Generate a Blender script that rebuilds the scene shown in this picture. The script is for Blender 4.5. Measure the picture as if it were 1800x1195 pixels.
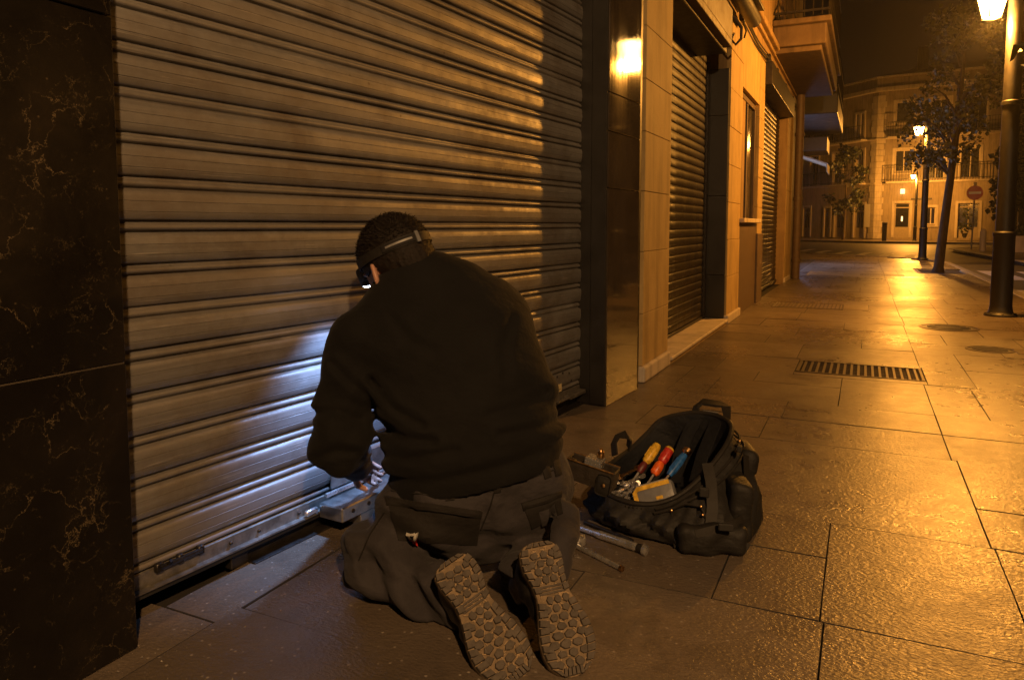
import bpy, bmesh, math, random
import numpy as np
from mathutils import Vector, Matrix

for o in list(bpy.data.objects):
    bpy.data.objects.remove(o, do_unlink=True)
SC = bpy.context.scene
COL = SC.collection
rnd = random.Random(7)

# ------------------------------------------------------------------ camera, sky, exposure
CAM_H = 1.0
FPX, PX, PY = 1300.0, 900.0, 500.0            # focal length and principal point in photograph pixels (1800 x 1195)
PITCH = math.atan(103 / 1300.0)
YAW = math.atan(620 / math.hypot(1300, 103))
cam_data = bpy.data.cameras.new('camera')
cam = bpy.data.objects.new('camera', cam_data)
COL.objects.link(cam)
cam.location = (0, 0, CAM_H)
cam.rotation_euler = (math.pi / 2 - PITCH, 0, YAW)
cam_data.sensor_width = 36
cam_data.lens = FPX / 1800 * 36
cam_data.shift_y = -(597.5 - PY) / 1800
cam_data.clip_start = 0.05
cam_data.clip_end = 600
SC.camera = cam

world = bpy.data.worlds.new('World')
SC.world = world
world.use_nodes = True
bg = world.node_tree.nodes['Background']
bg.inputs[0].default_value = (0.0055, 0.0026, 0.0011, 1)
bg.inputs[1].default_value = 1.0

SC.view_settings.view_transform = 'Standard'
SC.view_settings.look = 'None'
SC.view_settings.exposure = 0.0
SC.view_settings.gamma = 1.0
SC.view_settings.use_curve_mapping = False
SC.render.engine = 'CYCLES'
SC.cycles.use_denoising = True
try:
    SC.cycles.denoiser = 'OPENIMAGEDENOISE'
    SC.cycles.denoising_input_passes = 'RGB_ALBEDO_NORMAL'
    SC.cycles.denoising_prefilter = 'ACCURATE'
except Exception:
    pass
SC.cycles.max_bounces = 5
SC.cycles.diffuse_bounces = 3
SC.cycles.glossy_bounces = 3
SC.cycles.transparent_max_bounces = 8
SC.cycles.sample_clamp_indirect = 4.0
SC.cycles.caustics_reflective = False
SC.cycles.caustics_refractive = False

SODIUM = (1.0, 0.385, 0.05)
AMBER = (1.0, 0.56, 0.235)
LAMP_W = 820.0

# ------------------------------------------------------------------ view geometry: a photo measurement plus a depth gives a place
_R = Vector((math.cos(YAW), math.sin(YAW), 0))
_F = Vector((-math.sin(YAW), math.cos(YAW), 0))
_U = Vector((0, 0, 1))
_FW = _F * math.cos(PITCH) - _U * math.sin(PITCH)
_UP = _U * math.cos(PITCH) + _F * math.sin(PITCH)
def at(px, py, Z):
    return Vector((0, 0, CAM_H)) + (_R * ((px - PX) / FPX) - _UP * ((py - PY) / FPX) + _FW) * Z
def ground(px, py, z=0.0):
    d = _R * ((px - PX) / FPX) - _UP * ((py - PY) / FPX) + _FW
    return Vector((0, 0, CAM_H)) + d * ((z - CAM_H) / d.z)

# ------------------------------------------------------------------ helpers
def tag(o, label=None, cat=None, group=None, kind=None):
    if label: o['label'] = label
    if cat: o['category'] = cat
    if group: o['group'] = group
    if kind: o['kind'] = kind
    return o

def link(name, mesh, parent=None):
    o = bpy.data.objects.new(name, mesh)
    COL.objects.link(o)
    if parent: o.parent = parent
    return o

def empty(name, loc=(0, 0, 0), rz=0.0, **kw):
    o = bpy.data.objects.new(name, None)
    COL.objects.link(o)
    o.location = loc
    o.rotation_euler = (0, 0, rz)
    o.empty_display_size = 0.1
    return tag(o, **kw)

def copy_tree(o, parent=None):
    c = o.copy(); COL.objects.link(c)
    c.parent = parent
    for ch in list(o.children): copy_tree(ch, c)
    return c

class MB:
    """collects shapes and links them as one mesh object"""
    def __init__(s): s.v = []; s.f = []; s.m = []
    def add(s, vs, fs, mi=0):
        n = len(s.v)
        s.v += [tuple(v) for v in vs]
        s.f += [tuple(i + n for i in f) for f in fs]
        s.m += [mi] * len(fs)
    def box(s, c, size, bev=0.0, rot=None, mi=0):
        c = Vector(c)
        hx, hy, hz = [d / 2 for d in size]
        if bev <= 0:
            vs = [Vector((x, y, z)) for x in (-hx, hx) for y in (-hy, hy) for z in (-hz, hz)]
            fs = [(0, 1, 3, 2), (4, 6, 7, 5), (0, 4, 5, 1), (2, 3, 7, 6), (0, 2, 6, 4), (1, 5, 7, 3)]
        else:
            b = bmesh.new(); bmesh.ops.create_cube(b, size=1)
            for v in b.verts: v.co = Vector((v.co.x * size[0], v.co.y * size[1], v.co.z * size[2]))
            bmesh.ops.bevel(b, geom=list(b.edges), offset=bev, segments=2 if bev > 0.006 else 1, affect='EDGES', profile=0.5)
            b.verts.index_update()
            vs = [v.co.copy() for v in b.verts]; fs = [tuple(v.index for v in f.verts) for f in b.faces]; b.free()
        if rot is not None:
            M = rot if isinstance(rot, Matrix) else Matrix.Rotation(rot, 3, 'Z')
            vs = [M @ v for v in vs]
        s.add([v + c for v in vs], fs, mi)
        return s
    def span(s, a, b, bev=0.0, mi=0):
        return s.box([(a[i] + b[i]) / 2 for i in range(3)], [abs(b[i] - a[i]) for i in range(3)], bev, None, mi)
    def tube(s, pts, r, n=10, mi=0, cap=True):
        pts = [Vector(p) for p in pts]
        rs = r if isinstance(r, (list, tuple)) else [r] * len(pts)
        vs, fs = [], []
        t0 = (pts[1] - pts[0]).normalized()
        u = t0.orthogonal().normalized()
        for i, p in enumerate(pts):
            t = (pts[min(i + 1, len(pts) - 1)] - pts[max(i - 1, 0)]).normalized()
            u = (u - t * u.dot(t))
            u = u.normalized() if u.length > 1e-6 else t.orthogonal().normalized()
            w = t.cross(u)
            for k in range(n):
                a = 2 * math.pi * k / n
                vs.append(p + (u * math.cos(a) + w * math.sin(a)) * rs[i])
        for i in range(len(pts) - 1):
            for k in range(n):
                k2 = (k + 1) % n
                fs.append((i * n + k, i * n + k2, (i + 1) * n + k2, (i + 1) * n + k))
        if cap:
            fs.append(tuple(range(n - 1, -1, -1)))
            fs.append(tuple(range((len(pts) - 1) * n, len(pts) * n)))
        s.add(vs, fs, mi); return s
    def ribbon(s, pts, nrm, w, t, mi=0):
        """flat strap: points, face normals, width, thickness"""
        pts = [Vector(p) for p in pts]; vs, fs = [], []
        for i, p in enumerate(pts):
            d = (pts[min(i + 1, len(pts) - 1)] - pts[max(i - 1, 0)]).normalized()
            n = Vector(nrm[i] if isinstance(nrm, list) else nrm)
            n = (n - d * n.dot(d)).normalized(); b = d.cross(n)
            vs += [p + b * w / 2, p + b * w / 2 + n * t, p - b * w / 2 + n * t, p - b * w / 2]
        for i in range(len(pts) - 1):
            for k in range(4):
                k2 = (k + 1) % 4
                fs.append((i * 4 + k, (i + 1) * 4 + k, (i + 1) * 4 + k2, i * 4 + k2))
        fs.append((0, 1, 2, 3)); e = (len(pts) - 1) * 4; fs.append((e + 3, e + 2, e + 1, e))
        s.add(vs, fs, mi); return s
    def lathe(s, prof, c=(0, 0, 0), n=20, axis=None, mi=0):
        """profile of (radius, height) turned round an axis"""
        c = Vector(c); ax = Vector(axis or (0, 0, 1)).normalized(); u = ax.orthogonal().normalized(); w = ax.cross(u)
        vs, fs = [], []
        for r, h in prof:
            for k in range(n):
                a = 2 * math.pi * k / n
                vs.append(c + ax * h + (u * math.cos(a) + w * math.sin(a)) * r)
        for i in range(len(prof) - 1):
            for k in range(n):
                k2 = (k + 1) % n
                fs.append((i * n + k, i * n + k2, (i + 1) * n + k2, (i + 1) * n + k))
        fs.append(tuple(range(n - 1, -1, -1))); fs.append(tuple(range((len(prof) - 1) * n, len(prof) * n)))
        s.add(vs, fs, mi); return s
    def prism(s, poly, z0, z1, mi=0):
        n = len(poly)
        vs = [(p[0], p[1], z0) for p in poly] + [(p[0], p[1], z1) for p in poly]
        fs = [tuple(range(n - 1, -1, -1)), tuple(range(n, 2 * n))] + [(i, (i + 1) % n, (i + 1) % n + n, i + n) for i in range(n)]
        s.add(vs, fs, mi); return s
    def mesh(s, name, mats, smooth=False, fixn=True):
        me = bpy.data.meshes.new(name)
        me.from_pydata(s.v, [], s.f)
        for m in (mats if isinstance(mats, (list, tuple)) else [mats]): me.materials.append(m)
        if max(s.m, default=0) > 0: me.polygons.foreach_set('material_index', s.m)
        if fixn:
            b = bmesh.new(); b.from_mesh(me); bmesh.ops.recalc_face_normals(b, faces=b.faces); b.to_mesh(me); b.free()
        if smooth:
            me.polygons.foreach_set('use_smooth', [True] * len(me.polygons))
            if smooth != 'all':
                try: me.set_sharp_from_angle(angle=math.radians(38))
                except Exception: pass
        me.update(); return me
    def build(s, name, mats, parent=None, smooth=False, fixn=True):
        return link(name, s.mesh(name, mats, smooth, fixn), parent)

# ------------------------------------------------------------------ materials
class NT:
    def __init__(s, name):
        s.mat = bpy.data.materials.new(name); s.mat.use_nodes = True
        s.t = s.mat.node_tree; s.b = s.t.nodes['Principled BSDF']; s.geo = None; s.tc = None
    def n(s, typ, **kw):
        nd = s.t.nodes.new(typ)
        for k, v in kw.items():
            if k.startswith('i_'): nd.inputs[k[2:].replace('_', ' ')].default_value = v
            else: setattr(nd, k, v)
        return nd
    def l(s, a, b): s.t.links.new(a, b)
    def coord(s, scale=(1, 1, 1), kind='Object', rot=(0, 0, 0)):
        if s.tc is None: s.tc = s.n('ShaderNodeTexCoord')
        if kind == 'World':
            if s.geo is None: s.geo = s.n('ShaderNodeNewGeometry')
            src = s.geo.outputs['Position']
        else: src = s.tc.outputs[kind]
        mp = s.n('ShaderNodeMapping'); mp.inputs['Scale'].default_value = scale; mp.inputs['Rotation'].default_value = rot
        s.l(src, mp.inputs[0]); return mp.outputs[0]
    def noise(s, co, scale, detail=4, rough=0.6, dist=0.0):
        nd = s.n('ShaderNodeTexNoise'); nd.inputs['Scale'].default_value = scale; nd.inputs['Detail'].default_value = detail
        nd.inputs['Roughness'].default_value = rough; nd.inputs['Distortion'].default_value = dist
        s.l(co, nd.inputs['Vector']); return nd.outputs[0]
    def voro(s, co, scale, feature='F1', out=0, rand=1.0):
        nd = s.n('ShaderNodeTexVoronoi', feature=feature); nd.inputs['Scale'].default_value = scale; nd.inputs['Randomness'].default_value = rand
        s.l(co, nd.inputs['Vector']); return nd.outputs[out]
    def ramp(s, fac, stops):
        nd = s.n('ShaderNodeValToRGB'); el = nd.color_ramp.elements
        while len(el) < len(stops): el.new(0.5)
        for e, (p, c) in zip(el, stops):
            e.position = p; e.color = c if len(c) == 4 else (*c, 1)
        s.l(fac, nd.inputs[0]); return nd.outputs[0]
    def val(s, fac, a, b, p0=0.0, p1=1.0):
        nd = s.n('ShaderNodeMapRange'); nd.inputs['From Min'].default_value = p0; nd.inputs['From Max'].default_value = p1
        nd.inputs['To Min'].default_value = a; nd.inputs['To Max'].default_value = b
        s.l(fac, nd.inputs[0]); return nd.outputs[0]
    def mix(s, fac, a, b, mode='MIX'):
        nd = s.n('ShaderNodeMix', data_type='RGBA', blend_type=mode)
        for sock, v in ((nd.inputs[0], fac), (nd.inputs[6], a), (nd.inputs[7], b)):
            if isinstance(v, bpy.types.NodeSocket): s.l(v, sock)
            elif isinstance(v, (int, float)): sock.default_value = v
            else: sock.default_value = (*v[:3], 1)
        return nd.outputs[2]
    def math(s, op, a, b=None):
        nd = s.n('ShaderNodeMath', operation=op)
        for i, v in enumerate((a, b)):
            if v is None: continue
            if isinstance(v, bpy.types.NodeSocket): s.l(v, nd.inputs[i])
            else: nd.inputs[i].default_value = v
        return nd.outputs[0]
    def bump(s, h, strength=0.3, dist=0.01):
        nd = s.n('ShaderNodeBump'); nd.inputs['Strength'].default_value = strength; nd.inputs['Distance'].default_value = dist
        s.l(h, nd.inputs['Height'])
        if s.b.inputs['Normal'].is_linked: s.l(s.b.inputs['Normal'].links[0].from_socket, nd.inputs['Normal'])
        s.l(nd.outputs[0], s.b.inputs['Normal']); return nd
    def set(s, **kw):
        for k, v in kw.items():
            sock = s.b.inputs[{'color': 'Base Color', 'rough': 'Roughness', 'metal': 'Metallic', 'spec': 'Specular IOR Level', 'coat': 'Coat Weight', 'coat_rough': 'Coat Roughness', 'sheen': 'Sheen Weight', 'aniso': 'Anisotropic', 'emit': 'Emission Color', 'emit_s': 'Emission Strength', 'alpha': 'Alpha', 'trans': 'Transmission Weight'}[k]]
            if isinstance(v, bpy.types.NodeSocket): s.l(v, sock)
            elif isinstance(v, (tuple, list)): sock.default_value = (*v[:3], 1)
            else: sock.default_value = v
        return s
    def rand(s):
        return s.n('ShaderNodeObjectInfo').outputs['Random']

def plain(name, color, rough=0.5, metal=0.0, var=0.25, scale=14.0, bump=0.12, spec=0.5, coat=0.0):
    m = NT(name); co = m.coord()
    n = m.noise(co, scale, 6, 0.65)
    dark = tuple(c * (1 - var) for c in color); lite = tuple(min(1, c * (1 + var)) for c in color)
    m.set(color=m.ramp(n, [(0.3, dark), (0.7, lite)]), rough=m.val(n, max(0.03, rough - 0.08), min(1, rough + 0.1), 0.3, 0.7), metal=metal, spec=spec, coat=coat)
    if bump: m.bump(m.noise(co, scale * 6, 3), bump, 0.004)
    return m.mat

def mat_slab():
    m = NT('paving_stone'); w = m.coord(kind='World'); r = m.rand()
    big = m.noise(w, 1.3, 5, 0.6); mid = m.noise(w, 9, 5, 0.65); fine = m.noise(w, 170, 3, 0.6)
    base = m.ramp(r, [(0.0, (0.095, 0.074, 0.055)), (0.5, (0.130, 0.102, 0.075)), (1.0, (0.170, 0.134, 0.098))])
    base = m.mix(m.val(mid, 0, 0.75, 0.35, 0.75), base, (0.085, 0.066, 0.05))
    base = m.mix(m.val(big, 0, 0.6, 0.4, 0.8), base, (0.18, 0.145, 0.11))
    base = m.mix(m.val(fine, 0, 0.45, 0.5, 0.8), base, (0.045, 0.035, 0.028))
    fle = m.voro(w, 34); base = m.mix(m.val(fle, 0.75, 0, 0.06, 0.16), base, (0.36, 0.31, 0.25)); blt = m.noise(w, 3.6, 6, 0.7, 0.5); base = m.mix(m.val(blt, 0, 0.6, 0.5, 0.66), base, (0.06, 0.048, 0.038))
    gum = m.voro(w, 2.3); base = m.mix(m.val(gum, 0.6, 0, 0.03, 0.045), base, (0.04, 0.034, 0.03))
    wear = m.noise(w, 0.75, 3, 0.5)
    rough = m.math('ADD', m.val(wear, 0.24, 0.40, 0.35, 0.65), m.val(mid, -0.06, 0.08, 0.3, 0.7))
    m.set(color=base, rough=rough, spec=0.6)
    streak = m.noise(m.coord((95, 160, 70), 'World', (0, 0, 0.5)), 1.0, 2, 0.55, 0.6)
    pits = m.voro(m.coord((1, 1.7, 1), 'World', (0, 0, 0.4)), 62)
    m.bump(mid, 0.5, 0.0025)
    m.bump(streak, 1.0, 0.0019)
    m.bump(pits, 0.8, 0.0011)
    return m.mat

def mat_granite_dark():
    m = NT('dark_veined_granite'); w = m.coord(kind='World')
    n1 = m.noise(w, 3.2, 6, 0.65, 0.4); n3 = m.noise(w, 95, 4, 0.7)
    wp = m.n('ShaderNodeTexNoise'); wp.inputs['Scale'].default_value = 7; wp.inputs['Detail'].default_value = 6; wp.inputs['Roughness'].default_value = 0.7; m.l(w, wp.inputs['Vector'])
    warp = m.mix(0.16, w, wp.outputs[1], 'ADD')
    crack = m.voro(warp, 8.5, 'DISTANCE_TO_EDGE'); fine = m.voro(warp, 27, 'DISTANCE_TO_EDGE')
    mk1 = m.val(m.noise(w, 6.5, 5, 0.7), 0, 1, 0.50, 0.60); mk2 = m.val(m.noise(w, 11, 5, 0.75), 0, 1, 0.53, 0.64)
    base = m.ramp(n1, [(0.3, (0.0055, 0.0047, 0.004)), (0.55, (0.0095, 0.0078, 0.006)), (0.8, (0.019, 0.0135, 0.009))])
    base = m.mix(m.val(n3, 0, 0.3, 0.66, 0.8), base, (0.024, 0.019, 0.013))
    base = m.mix(m.math('MULTIPLY', m.val(crack, 0.9, 0, 0.0, 0.012), mk1), base, (0.135, 0.10, 0.058))
    base = m.mix(m.math('MULTIPLY', m.val(fine, 0.8, 0, 0.0, 0.024), mk2), base, (0.11, 0.082, 0.048))
    base = m.mix(m.val(m.voro(w, 26), 0.6, 0, 0.03, 0.08), base, (0.09, 0.066, 0.04))
    m.set(color=base, rough=m.val(n1, 0.24, 0.42, 0.3, 0.7), spec=0.4)
    m.bump(n3, 0.06, 0.003)
    return m.mat

def mat_granite_polished():
    m = NT('polished_brown_granite'); w = m.coord(kind='World')
    n1 = m.noise(w, 4, 6, 0.65); sp = m.voro(w, 85); fl = m.noise(w, 120, 2, 0.5)
    base = m.ramp(n1, [(0.3, (0.028, 0.023, 0.018)), (0.7, (0.066, 0.053, 0.041))])
    base = m.mix(m.val(sp, 0.9, 0, 0.05, 0.2), base, (0.20, 0.15, 0.09))
    drip = m.noise(m.coord((26, 26, 1.2), 'World'), 1, 4, 0.6)
    m.set(color=m.mix(m.val(drip, 0, 0.5, 0.45, 0.7), base, (0.05, 0.04, 0.032)), rough=m.val(drip, 0.03, 0.10, 0.35, 0.7), spec=0.6)
    m.bump(fl, 0.08, 0.0006); m.bump(n1, 0.03, 0.003)
    return m.mat

def mat_beige(name, c0, c1, scale=6):
    m = NT(name); w = m.coord(kind='World'); r = m.rand()
    n1 = m.noise(w, scale, 6, 0.65); st = m.noise(m.coord((9, 9, 1.1), 'World'), 1, 5, 0.6); n3 = m.noise(w, 90, 3, 0.6)
    base = m.ramp(n1, [(0.3, c0), (0.7, c1)])
    base = m.mix(m.val(st, 0, 0.62, 0.46, 0.7), base, tuple(c * 0.45 for c in c0))
    base = m.mix(m.val(r, 0.0, 0.22), base, tuple(c * 0.55 for c in c1))
    m.set(color=base, rough=m.val(n1, 0.62, 0.85), spec=0.35)
    m.bump(n3, 0.22, 0.004); m.bump(n1, 0.25, 0.012)
    return m.mat

def mat_galv():
    m = NT('galvanised_slat_steel'); w = m.coord(kind='World'); r = m.rand()
    st = m.noise(m.coord((3, 2.2, 60), 'World'), 1, 5, 0.65); dirt = m.noise(m.coord((2.5, 3.5, 5), 'World'), 1, 6, 0.7)
    spang = m.noise(w, 38, 3, 0.6); vert = m.noise(m.coord((30, 34, 2.0), 'World'), 1, 4, 0.6)
    base = m.ramp(st, [(0.25, (0.155, 0.153, 0.150)), (0.75, (0.27, 0.265, 0.258))])
    base = m.mix(m.val(dirt, 0, 0.85, 0.44, 0.66), base, (0.12, 0.10, 0.082)); blot = m.noise(m.coord((1.3, 1.1, 1.6), 'World'), 1, 5, 0.65); base = m.mix(m.val(blot, 0, 0.55, 0.5, 0.62), base, (0.33, 0.325, 0.315)); scr = m.noise(m.coord((6, 5, 140), 'World', (0.06, 0, 0)), 1, 3, 0.5); base = m.mix(m.val(scr, 0, 0.6, 0.66, 0.72), base, (0.45, 0.42, 0.38))
    base = m.mix(m.val(vert, 0, 0.35, 0.55, 0.75), base, (0.20, 0.17, 0.14))
    base = m.mix(m.val(r, 0, 0.3), base, (0.22, 0.195, 0.165))
    spots = m.voro(w, 9); base = m.mix(m.val(spots, 0.7, 0, 0.03, 0.06), base, (0.07, 0.055, 0.045))
    rg = m.math('ADD', m.val(dirt, 0.40, 0.64, 0.3, 0.7), m.val(spang, -0.06, 0.07, 0.3, 0.7))
    m.set(color=base, rough=rg, metal=0.5, spec=0.5)
    m.bump(dirt, 0.10, 0.006); m.bump(spang, 0.05, 0.003); m.bump(st, 0.06, 0.002)
    return m.mat

def mat_dark_slat():
    m = NT('brown_lacquered_slat'); w = m.coord(kind='World'); st = m.noise(m.coord((3, 4, 40), 'World'), 1, 4, 0.6); d = m.noise(m.coord((14, 18, 1.5), 'World'), 1, 5, 0.65)
    base = m.ramp(st, [(0.3, (0.008, 0.006, 0.0045)), (0.7, (0.018, 0.013, 0.009))])
    base = m.mix(m.val(d, 0, 0.5, 0.5, 0.7), base, (0.028, 0.02, 0.014))
    m.set(color=base, rough=m.val(d, 0.32, 0.54, 0.35, 0.7), metal=0.0, spec=0.28)
    m.bump(m.noise(w, 60, 3), 0.10, 0.003)
    return m.mat

def mat_cloth(name, c, scale=420, wr=0.35, sheen=0.1, rough=0.9):
    m = NT(name); co = m.coord(); tw = m.n('ShaderNodeTexWave'); tw.inputs['Scale'].default_value = scale; tw.inputs['Distortion'].default_value = 3.0
    m.l(co, tw.inputs['Vector']); big = m.noise(co, 7, 5, 0.6, 0.6); lint = m.noise(co, 210, 2, 0.5)
    base = m.ramp(big, [(0.3, tuple(x * 0.75 for x in c)), (0.7, tuple(x * 1.3 for x in c))])
    base = m.mix(m.val(lint, 0, 0.25, 0.7, 0.78), base, tuple(min(1, x * 4) for x in c))
    m.set(color=base, rough=rough, spec=0.22, sheen=sheen)
    m.bump(big, wr, 0.02); m.bump(m.noise(m.coord((9, 9, 16), 'Object', (.5, .3, 0)), 1.0, 3, 0.5, 0.3), wr, 0.03); m.bump(m.noise(m.coord((1, 1, 1)), 26, 4, 0.6, 1.0), wr * 0.5, 0.006); m.bump(tw.outputs[0], 0.12, 0.0012)
    return m.mat

def mat_emit(name, c, s):
    m = NT(name); m.set(color=(0.8, 0.8, 0.8), emit=c, emit_s=s, rough=0.4); return m.mat

def mat_chrome():
    m = NT('chrome_plate'); n = m.noise(m.coord(), 40, 4, 0.6)
    m.set(color=m.ramp(n, [(0.3, (0.55, 0.54, 0.53)), (0.7, (0.85, 0.84, 0.82))]), metal=0.85, rough=m.val(n, 0.20, 0.36, 0.3, 0.7)); m.bump(n, 0.05, 0.001)
    return m.mat

def mat_sole():
    m = NT('dusty_lug_rubber'); co = m.coord()
    n = m.noise(co, 42, 5, 0.65); f = m.noise(co, 260, 3, 0.6)
    base = m.ramp(n, [(0.3, (0.060, 0.052, 0.045)), (0.7, (0.115, 0.098, 0.082))])
    base = m.mix(m.val(f, 0, 0.5, 0.5, 0.75), base, (0.05, 0.04, 0.033))
    m.set(color=base, rough=0.82, spec=0.25); m.bump(n, 0.25, 0.004); m.bump(f, 0.3, 0.0015)
    return m.mat

def mat_bark():
    m = NT('rough_bark'); c = m.coord((6, 6, 1.4)); n = m.noise(c, 3, 6, 0.7)
    m.set(color=m.ramp(n, [(0.3, (0.030, 0.022, 0.015)), (0.7, (0.085, 0.062, 0.042))]), rough=0.9, spec=0.2); m.bump(n, 0.7, 0.02)
    return m.mat

def mat_leaf(name, c0, c1):
    m = NT(name); n = m.noise(m.coord(kind='World'), 3.2, 4); 
    m.set(color=m.ramp(n, [(0.3, c0), (0.7, c1)]), rough=0.5, spec=0.4)
    return m.mat

def mat_asphalt():
    m = NT('asphalt'); w = m.coord(kind='World'); n = m.noise(w, 0.8, 5, 0.6); f = m.noise(w, 130, 3, 0.6)
    base = m.ramp(n, [(0.3, (0.040, 0.037, 0.034)), (0.7, (0.068, 0.062, 0.055))])
    m.set(color=m.mix(m.val(f, 0, 0.5, 0.5, 0.75), base, (0.11, 0.10, 0.09)), rough=m.val(n, 0.42, 0.6), spec=0.45)
    m.bump(f, 0.5, 0.006)
    return m.mat

M = {}
M['slab'] = mat_slab()
M['grout'] = plain('joint_grout', (0.022, 0.018, 0.015), 0.9, scale=20)
M['granite'] = mat_granite_dark()
M['polish'] = mat_granite_polished()
M['beige'] = mat_beige('beige_limestone', (0.37, 0.255, 0.10), (0.50, 0.36, 0.155))
M['stucco'] = mat_beige('ochre_stucco', (0.21, 0.135, 0.056), (0.34, 0.228, 0.105), 3)
M['cream'] = mat_beige('cream_render', (0.24, 0.19, 0.13), (0.34, 0.28, 0.20), 1.2)
M['trim'] = mat_beige('pale_trim_stone', (0.44, 0.38, 0.30), (0.58, 0.50, 0.40), 2)
M['galv'] = mat_galv()
M['dslat'] = mat_dark_slat()
M['dsteel'] = plain('dark_steel', (0.035, 0.031, 0.028), 0.42, 0.6, 0.4, 20)
M['dstone'] = plain('dark_slate_cladding', (0.014, 0.013, 0.012), 0.42, 0, 0.45, 5, 0.15)
M['alu'] = plain('scuffed_aluminium', (0.34, 0.33, 0.31), 0.36, 0.85, 0.3, 26)
M['rail'] = plain('steel_rail', (0.24, 0.22, 0.19), 0.42, 0.7, 0.45, 22)
M['rubber'] = plain('black_rubber', (0.014, 0.013, 0.012), 0.7)
M['black'] = plain('black_interior', (0.006, 0.006, 0.006), 0.95, bump=0)
M['iron'] = plain('painted_iron', (0.022, 0.018, 0.015), 0.45, 0.4, 0.4, 18)
M['lampiron'] = plain('lamp_post_paint', (0.009, 0.0075, 0.007), 0.55, 0.0, 0.4, 14)
M['grate'] = plain('cast_iron_grate', (0.06, 0.045, 0.034), 0.45, 0.6, 0.4, 30)
M['chrome'] = mat_chrome()
M['asphalt'] = mat_asphalt()
M['paint'] = plain('road_paint', (0.62, 0.58, 0.50), 0.6, 0, 0.2, 9)
M['balc'] = mat_beige('weathered_concrete', (0.085, 0.055, 0.032), (0.14, 0.096, 0.058), 4)
M['mortar'] = plain('joint_mortar', (0.06, 0.046, 0.03), 0.9)
M['kerb'] = plain('kerb_granite', (0.24, 0.21, 0.17), 0.6, 0, 0.25, 12)
M['glassdark'] = plain('dark_window_glass', (0.012, 0.012, 0.013), 0.12, 0, 0.2, 4, 0.03)
M['woodd'] = plain('dark_shutter_wood', (0.085, 0.055, 0.034), 0.6, 0, 0.3, 10)
M['doorw'] = plain('painted_door', (0.30, 0.25, 0.18), 0.5, 0, 0.15, 8)
M['roof'] = plain('roof_tile', (0.06, 0.038, 0.026), 0.85, 0, 0.4, 3)
M['skin'] = plain('skin', (0.42, 0.23, 0.165), 0.5, 0, 0.14, 30, 0.10)
M['hair'] = plain('dark_brown_hair', (0.010, 0.0065, 0.0045), 0.6, 0, 0.5, 90, 0.5, 0.25)
M['jumper'] = mat_cloth('black_knit_fleece', (0.0046, 0.0044, 0.0046), 520, 0.32, 0.02)
M['trouser'] = mat_cloth('charcoal_work_canvas', (0.031, 0.0285, 0.032), 600, 0.5, 0.04, 0.85)
M['pocket'] = mat_cloth('black_cordura_patch', (0.012, 0.0105, 0.010), 700, 0.3, 0.03, 0.75)
M['bootl'] = plain('black_boot_leather', (0.012, 0.011, 0.010), 0.42, 0, 0.4, 30, 0.3)
M['sole'] = mat_sole()
M['soledust'] = plain('dusty_sole_base', (0.17, 0.125, 0.078), 0.95, 0, 0.45, 45, 0.3)
M['dust'] = plain('dried_mud', (0.30, 0.215, 0.125), 0.95, 0, 0.3, 60, 0.3)
M['bag'] = mat_cloth('black_ballistic_nylon', (0.017, 0.016, 0.015), 900, 0.42, 0.0, 0.6)
M['web'] = mat_cloth('black_webbing', (0.018, 0.016, 0.014), 1500, 0.15, 0.0, 0.6)
M['baglin'] = mat_cloth('navy_black_lining', (0.010, 0.011, 0.014), 700, 0.4, 0.0, 0.7)
M['yellow'] = plain('yellow_plastic', (0.60, 0.36, 0.03), 0.42, 0, 0.45, 60, 0.15)
M['red'] = plain('red_plastic', (0.42, 0.028, 0.02), 0.35, 0, 0.45, 60, 0.12)
M['dred'] = plain('dark_red_rubber', (0.10, 0.014, 0.012), 0.5)
M['orange'] = plain('orange_plastic', (0.66, 0.11, 0.015), 0.4, 0, 0.4, 60, 0.12)
M['blue'] = plain('blue_plastic', (0.018, 0.10, 0.33), 0.4, 0, 0.4, 60, 0.12)
M['greypl'] = plain('grey_plastic', (0.15, 0.15, 0.155), 0.45, 0, 0.2, 30)
M['wood'] = plain('pale_wood', (0.45, 0.27, 0.14), 0.55, 0, 0.2, 30)
M['white'] = plain('white_enamel', (0.75, 0.72, 0.66), 0.4, 0, 0.06, 8, 0.03)
M['signred'] = plain('sign_red', (0.42, 0.025, 0.022), 0.4, 0, 0.08, 8, 0.03)
M['label'] = plain('yellowed_sticker', (0.62, 0.50, 0.26), 0.5, 0, 0.12, 40, 0)
M['copper'] = plain('brass_fittings', (0.55, 0.33, 0.14), 0.3, 1.0, 0.2, 40)
M['leaf'] = mat_leaf('street_tree_leaf', (0.034, 0.036, 0.007), (0.085, 0.080, 0.014))
M['leafd'] = mat_leaf('dark_evergreen_leaf', (0.012, 0.018, 0.008), (0.03, 0.04, 0.016))
M['bark'] = mat_bark()
M['lampglass'] = mat_emit('glowing_lantern_glass', (1.0, 0.50, 0.11), 70)
M['led'] = mat_emit('headlamp_led_lens', (0.62, 0.76, 1.0), 60)
M['shoplight'] = mat_emit('lit_shop_window', (0.50, 0.60, 1.0), 4.0)
M['doorlight'] = mat_emit('small_lit_lamp', (1.0, 0.62, 0.25), 3.0)
# ================================================================== THE SETTING
FAC = -1.25                                    # facade plane of the street's left side
def sheet(name, poly, z, mat, **kw):
    me = bpy.data.meshes.new(name); me.from_pydata([(x, y, z) for x, y in poly], [], [tuple(range(len(poly)))]); me.materials.append(mat)
    o = link(name, me); return tag(o, kind='structure', **kw)

sheet('ground', [(-150, -60), (150, -60), (150, 260), (-150, 260)], -0.135, M['asphalt'])
sheet('road', [(-40, -20), (30, -20), (30, 75), (-40, 75)], -0.122, M['asphalt'])

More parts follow.
